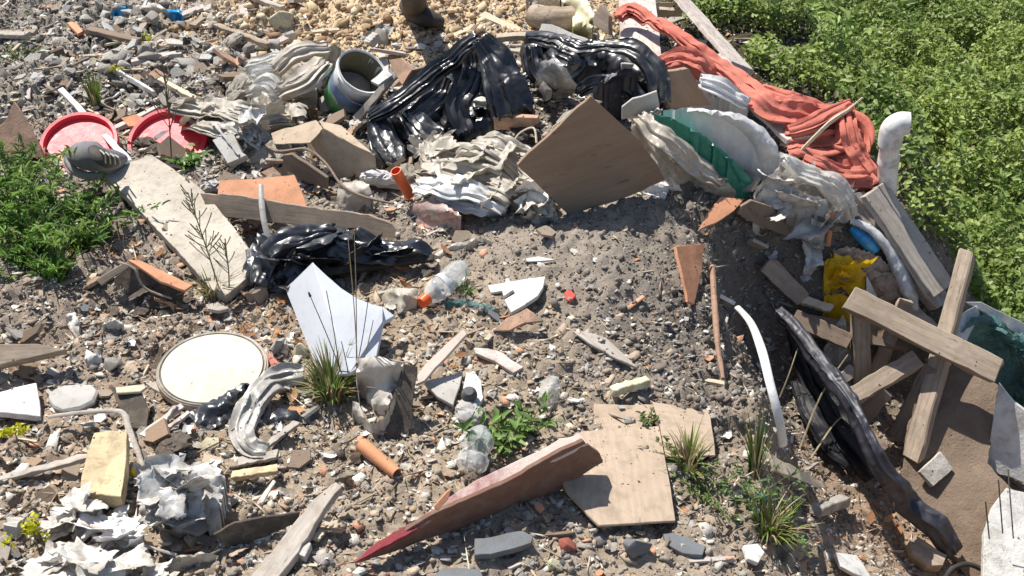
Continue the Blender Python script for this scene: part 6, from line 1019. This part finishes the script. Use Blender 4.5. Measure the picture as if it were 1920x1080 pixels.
# green shrub at the left edge: several plants, one above another
k = 0
for (a, b, L, st, l_) in [(20, 380, .22, 9, 'leafy green weed at the picture edge, tallest of the clump'), (90, 400, .20, 9, 'leafy green weed in the middle of the clump'), (150, 410, .16, 8, 'leafy green weed reaching towards the canvas covered board'), (30, 470, .18, 9, 'leafy green weed low at the picture edge above the clods'), (110, 470, .17, 9, 'leafy green weed above the brown leaf litter'), (180, 440, .13, 7, 'leafy green weed nearest the canvas covered board'), (60, 510, .13, 8, 'leafy green weed overhanging the dark clods'), (-20, 430, .2, 8, 'leafy green weed cut by the picture edge'), (40, 335, .14, 7, 'leafy green weed in front of the pointed terracotta tile')]:
    weed('weed', l_, 'weed', a, b, int(st*1.3), L*.85, ((.15, .27, .05), (.22, .34, .08), (.11, .21, .045))[k % 3], 400+k, .022, 30, .15, .17, group='green weeds at the picture edge'); k += 1
tuft('grass_tuft', 'green and straw grass tuft growing at the foot of the white panel', 'grass tuft', 622, 740, 230, .13, .12, (.16, .22, .05), 501, .3, .003)
tuft('grass_tuft', 'thin upright green weed tuft above the red lids', 'grass tuft', 182, 205, 60, .17, .06, (.14, .2, .04), 502, .15, .004)
tuft('grass_tuft', 'yellow green grass tuft on the brink of the pit', 'grass tuft', 1440, 1000, 110, .12, .12, (.18, .24, .05), 503, .3, .003)
tuft('grass_tuft', 'sparse grass beside the edge of the narrow plywood sheet', 'grass tuft', 1290, 880, 70, .11, .10, (.2, .24, .06), 504, .35, .003)
tuft('grass_tuft', 'tall thin grass on the brink beside the white conduit', 'grass tuft', 1415, 900, 60, .18, .06, (.12, .19, .05), 505, .25, .003)
tuft('grass_tuft', 'straw and green grass at the foot of the canvas covered board', 'grass tuft', 400, 555, 90, .09, .10, (.2, .22, .07), 506, .5, .0025)
for i, (a, b) in enumerate([(60, 455), (150, 470), (100, 520)]): tuft('grass_tuft', ('grass blades within the leafy weeds, middle', 'grass blades among leafy weeds near the brown board', 'grass blades hanging over the clods')[i], 'grass tuft', a, b, 90, .12, .12, (.1, .2, .03), 520+i, .1, .0035)
weed('weed', 'broad leaved green weed beside the crushed clear bottle', 'weed', 930, 845, 8, .13, (.17, .27, .07), 431, .024, 10, .08, .3)
weed('weed', 'small leafy weed at the far side of the clear bottle', 'weed', 985, 815, 7, .09, (.14, .24, .05), 432, .02, 12, .06, .3)
weed('weed', 'low weed spreading over the corner of the plywood sheet', 'weed', 1330, 930, 9, .10, (.15, .22, .06), 433, .010, 16, .1, .35)
weed('weed', 'bushy little weed at the lower brink of the pit', 'weed', 1470, 1010, 12, .11, (.13, .22, .06), 434, .011, 18, .1, .35)
weed('weed', 'dark green weed clinging beside the teal scrap', 'weed', 1400, 960, 8, .11, (.1, .17, .05), 435, .010, 16, .08, .3)
weed('weed', 'grey green weed in the top rubble field', 'weed', 45, 120, 8, .09, (.2, .24, .09), 436, .014, 12, .1, .4)
weed('weed', 'small plant at the head of the canvas covered board', 'weed', 345, 315, 6, .08, (.13, .24, .05), 437, .022, 6, .05, .5)
weed('weed', 'tiny weed at the mouth of the drink bottle', 'weed', 868, 545, 5, .04, (.14, .2, .06), 438, .012, 8, .05, .35)
weed('weed', 'tiny weed growing on the edge of the plywood strip', 'weed', 1222, 800, 5, .05, (.15, .2, .06), 439, .010, 10, .05, .4)
weed('weed', 'small weeds along the side of the square plywood sheet', 'weed', 1262, 862, 6, .06, (.17, .22, .07), 440, .009, 12, .06, .4)
drape('teal_scrap', 'torn teal net scrap among the lower weeds', 'plastic scrap', [(1404, 930, .03), (1428, 924, .05), (1446, 944, .04), (1432, 958, .02), (1410, 948, .02)], film('teal film', (.03, .32, .33), (.03, .25, .26), .5), .015, .012, sc=26, step=4)
for i, (a, b) in enumerate([(1450, 70), (1560, 150), (1690, 170), (1770, 300), (1850, 110), (1810, 400), (1890, 290), (1620, 40), (1740, 60), (1880, 480)]):
    weed('tall_weed', 'taller stemmed plant rising out of the green undergrowth', 'weed', a, b, 7, .62, (.24, .34, .09), 700+i, .026, 20, .16, .38, group='taller plants in the undergrowth')
# dry stalks: main stem with side shoots
def drystalk(label, pts, branches, seed, col=(.12, .10, .08), rad=.003, leaf=0):
    r = random.Random(seed); P = [at(*p) for p in pts]; root = empty('dry_stalk', P[0], label, 'dry stalk'); tube('stem', None, None, P, [rad, rad*.6], vm[col], 6, 4, parent=root)
    Q = spline(P, 8)
    for i in range(branches):
        t = r.uniform(.3, .98); p = Q[int(t*(len(Q)-1))]; d = Vector((r.uniform(-1, 1), r.uniform(-.6, .4), r.uniform(.5, 1.2))).normalized()*r.uniform(.03, .075)*(1.3-t)*1.4
        tube('shoot', None, None, [p, p+d*.6, p+d+Vector((0, 0, .006))], [rad*.5, rad*.7], vm[col], 4, 2, parent=root)
vm = {(.12, .10, .08): dirty('dark stem', (.13, .11, .085), (.09, .075, .06), 30, .1), (.4, .33, .22): dirty('straw stem', (.42, .35, .22), (.3, .25, .16), 30, .1), (.2, .2, .1): dirty('green stem', (.2, .2, .1), (.15, .15, .08), 30, .1)}
drystalk('tall dark seed stalk standing in front of the flat red lid', [(322, 300, .02), (318, 240, .16), (314, 180, .3), (306, 130, .42)], 26, 71)
drystalk('branching dry weed in front of the canvas covered board', [(412, 545, .02), (392, 480, .16), (372, 420, .28), (352, 360, .4)], 34, 72, (.2, .2, .1), .0025)
drystalk('thin dry weed at the foot of the canvas covered board', [(430, 548, .02), (428, 500, .1), (420, 455, .18)], 14, 73, (.2, .2, .1), .0025)
for i, (a, b, c, d_, h) in enumerate([(640, 720, 612, 545, .3), (648, 720, 582, 556, .3), (655, 722, 640, 640, .2), (662, 720, 690, 565, .28), (668, 715, 664, 430, .5), (672, 715, 652, 440, .5), (668, 722, 700, 600, .26)]):
    P = [at(a, b, .02), at((a+c)/2+2, (b+d_)/2, h*.5+.02), at(c, d_, h)]; lab = ['dark thin grass stalk, third from the panel edge', 'grass stalk with a fluffy dark head against the white panel', 'short dark grass stalk before the white panel', 'straight grass stalk before the wide half of the panel', 'tallest straw stalk crossing the black polythene', 'second tall straw stalk crossing the black polythene', 'slanting grass stalk over the corner of the panel'][i]
    rt = empty('grass_stalk', P[0], lab, 'grass stalk'); tube('stem', None, None, P, [.0016, .0011], vm[(.12, .10, .08)] if i < 4 else vm[(.4, .33, .22)], 5, 5, parent=rt)
    if i in (1, 3): tube('seed_head', None, None, [P[2], P[2]+(P[2]-P[1])*.1], [.004, .002], vm[(.12, .10, .08)], 6, 2, parent=rt)
for i, (a, b, c, d_) in enumerate([(1880, 1000, 1872, 900), (1900, 1010, 1890, 880), (1855, 1010, 1848, 940)]):
    tube('grass_stalk', ('dark stem in front of the lowest white slab, tallest', 'dark stem in front of the lowest white slab, at the picture edge', 'dark stem in front of the lowest white slab, shortest')[i], 'grass stalk', [at(a, b, .2), at(c, d_, .36)], .0022, vm[(.12, .10, .08)], 5, 3)
for i, (q, l_) in enumerate([([(1500, 840, .02), (1540, 740, .2), (1590, 665, .34)], 'long straw stalk crossing the rolled tarpaulin'), ([(1462, 745, .02), (1480, 700, .12), (1500, 640, .2)], 'straw stalk leaning out of the pit beside the white conduit'), ([(1520, 860, .02), (1560, 800, .1), (1580, 780, .14)], 'short straw stalk deep in the pit')]):
    tube('grass_stalk', l_, 'grass stalk', q, [.0035, .002], vm[(.4, .33, .22)], 5, 4)
# yellow flowers
YF = dirty('yellow petals', (.80, .78, .04), (.62, .66, .04), 60, .05, .7)
for i, (a, b, s_, l_) in enumerate([(27, 806, .028, 'yellow flower head beside the trodden dirt'), (62, 993, .032, 'yellow flower head beside the white papers'), (278, 72, .020, 'yellow flower in the rubble field near the dark plank'), (216, 128, .018, 'yellow flower in the rubble above the thin white strip')]):
    p = at(a, b, .07); rt = empty('yellow_flower', Vector((p.x, p.y, float(T(p.x, p.y)))), l_, 'flower'); rn = np.random.default_rng(i); V = []; Fs = []
    tube('stem', None, None, [Vector((p.x, p.y, float(T(p.x, p.y)))), p], .0018, vm[(.2, .2, .1)], 5, 1, parent=rt)
    n = 170; ce = rn.normal(0, .5, (11, 3))*np.array([1, 1, .7]); P = (ce[rn.integers(0, 11, n)]+rn.normal(0, .16, (n, 3)))*s_*1.1
    o = leaves('petals', P[:, 0], P[:, 1], P[:, 2], s_*rn.uniform(.10, .2, n), np.tile(np.array([[.62, .62, .03]]), (n, 1))*rn.uniform(.6, 1.3, (n, 1)), LF, i+900, 2.5, .8); o.location = p; adopt(o, rt)
# crushed clear bottle by the weed
q0 = at(880, 880, .03); q1 = at(905, 800, .09); cb = empty('crushed_bottle', q0-Vector((0, 0, .02)), 'crushed clear plastic bottle standing beside the broad leaved weed', 'bottle')
Lc = (q1-q0).length; lathe('body', [(0, 0), (.03, .002), (.036, .01), (.036, Lc*.3), (.028, Lc*.4), (.037, Lc*.55), (.036, Lc*.75), (.02, Lc*.93), (.012, Lc)], axisM(q0, (q1-q0)), M_pet, 28, cb, dent=.35, seed=5)
drape('plastic_scrap', 'crumpled clear wrapper standing in the dirt beside dry twigs', 'plastic scrap', [(1012, 715, .04), (1030, 700, .06), (1050, 706, .06), (1048, 740, .03), (1030, 770, .01), (1010, 760, .01)], M_clear, .02, .014, sc=18, step=5)
drape('dark_net', 'dark green net scrap beside the drink bottle', 'net scrap', [(832, 566, .02), (870, 558, .025), (936, 578, .015), (926, 592, .01), (880, 582, .015), (838, 578, .01)], M_teal, .015, .010, sc=26, step=4)
drape('cloth_rag', 'dirty cream rag lying under the cap of the drink bottle', 'rag', [(706, 546, .02), (740, 538, .04), (784, 544, .04), (780, 572, .02), (752, 586, .01), (726, 572, .01)], M_sack, .03, .014, sc=20, step=5, fold=(.4, 60, .006))
drape('plastic_strip', 'torn silvery strip of plastic running down onto the mound', 'plastic strip', [(812, 478, .02), (850, 458, .03), (900, 446, .03), (922, 456, .02), (880, 466, .012), (840, 484, .01), (822, 494, .01)], M_sack, .015, .014, sc=30, step=4)
board('tile_chip', 'red plastic bit lying alone on the mound', 'plastic bit', [(1058, 548), (1070, 544), (1080, 554), (1070, 566), (1060, 562)], dirty('red bit', (.6, .08, .06), None, 9, .2), lift=.015, th=.01)

# ================================================================ grit that has settled on boards, sacks and lids
bpy.context.view_layer.update(); dg = bpy.context.evaluated_depsgraph_get(); rg = np.random.default_rng(77); n = 26000
X = rg.uniform(-2.3, 1.9, n); Y = rg.uniform(2.2, 6.4, n); skip = {'ground', 'undergrowth', 'gravel', 'pebbles', 'soil_clods', 'clay_lumps', 'debris_chips', 'twigs', 'dry_leaves', 'litter', 'broken_bits', 'foliage', 'stems', 'stem', 'shoot', 'petals', 'salmon_cloth', 'dirt_stone', 'bank_stone', 'panel', 'creased_sheet', 'rubble_stone', 'grass_tuft', 'pipe', 'elbow', 'body', 'white_conduit', 'rolled_tarpaulin'}
kx, ky, kz, ks = [], [], [], []
cl_ = fbm(X*9, Y*9, 88, 3)
for i in range(n):
    if rg.random() > .25+1.5*max(0, cl_[i]): continue
    ok, loc, nr, fi, ob, mt_ = S.ray_cast(dg, Vector((X[i], Y[i], 1.4)), Vector((0, 0, -1)))
    if ok and nr.z > .55 and ob.name.split('.')[0] not in skip: kx.append(loc.x); ky.append(loc.y); kz.append(loc.z)
kx, ky, kz = map(np.array, (kx, ky, kz)); T_keep = T; sz = .0016+.0045*rg.power(.5, len(kx))*rg.uniform(.2, 1, len(kx))
def T(x, y): return kz
scatter('settled_grit', 'soil crumbs and grit that have settled on the boards and sheets', OC, kx, ky, sz, pal(len(kx), [(.3, .25, .2), (.22, .19, .16), (.42, .36, .29), (.12, .1, .085)], (4, 4, 2, 2), 78, .25), STM, seed=79)
T = T_keep
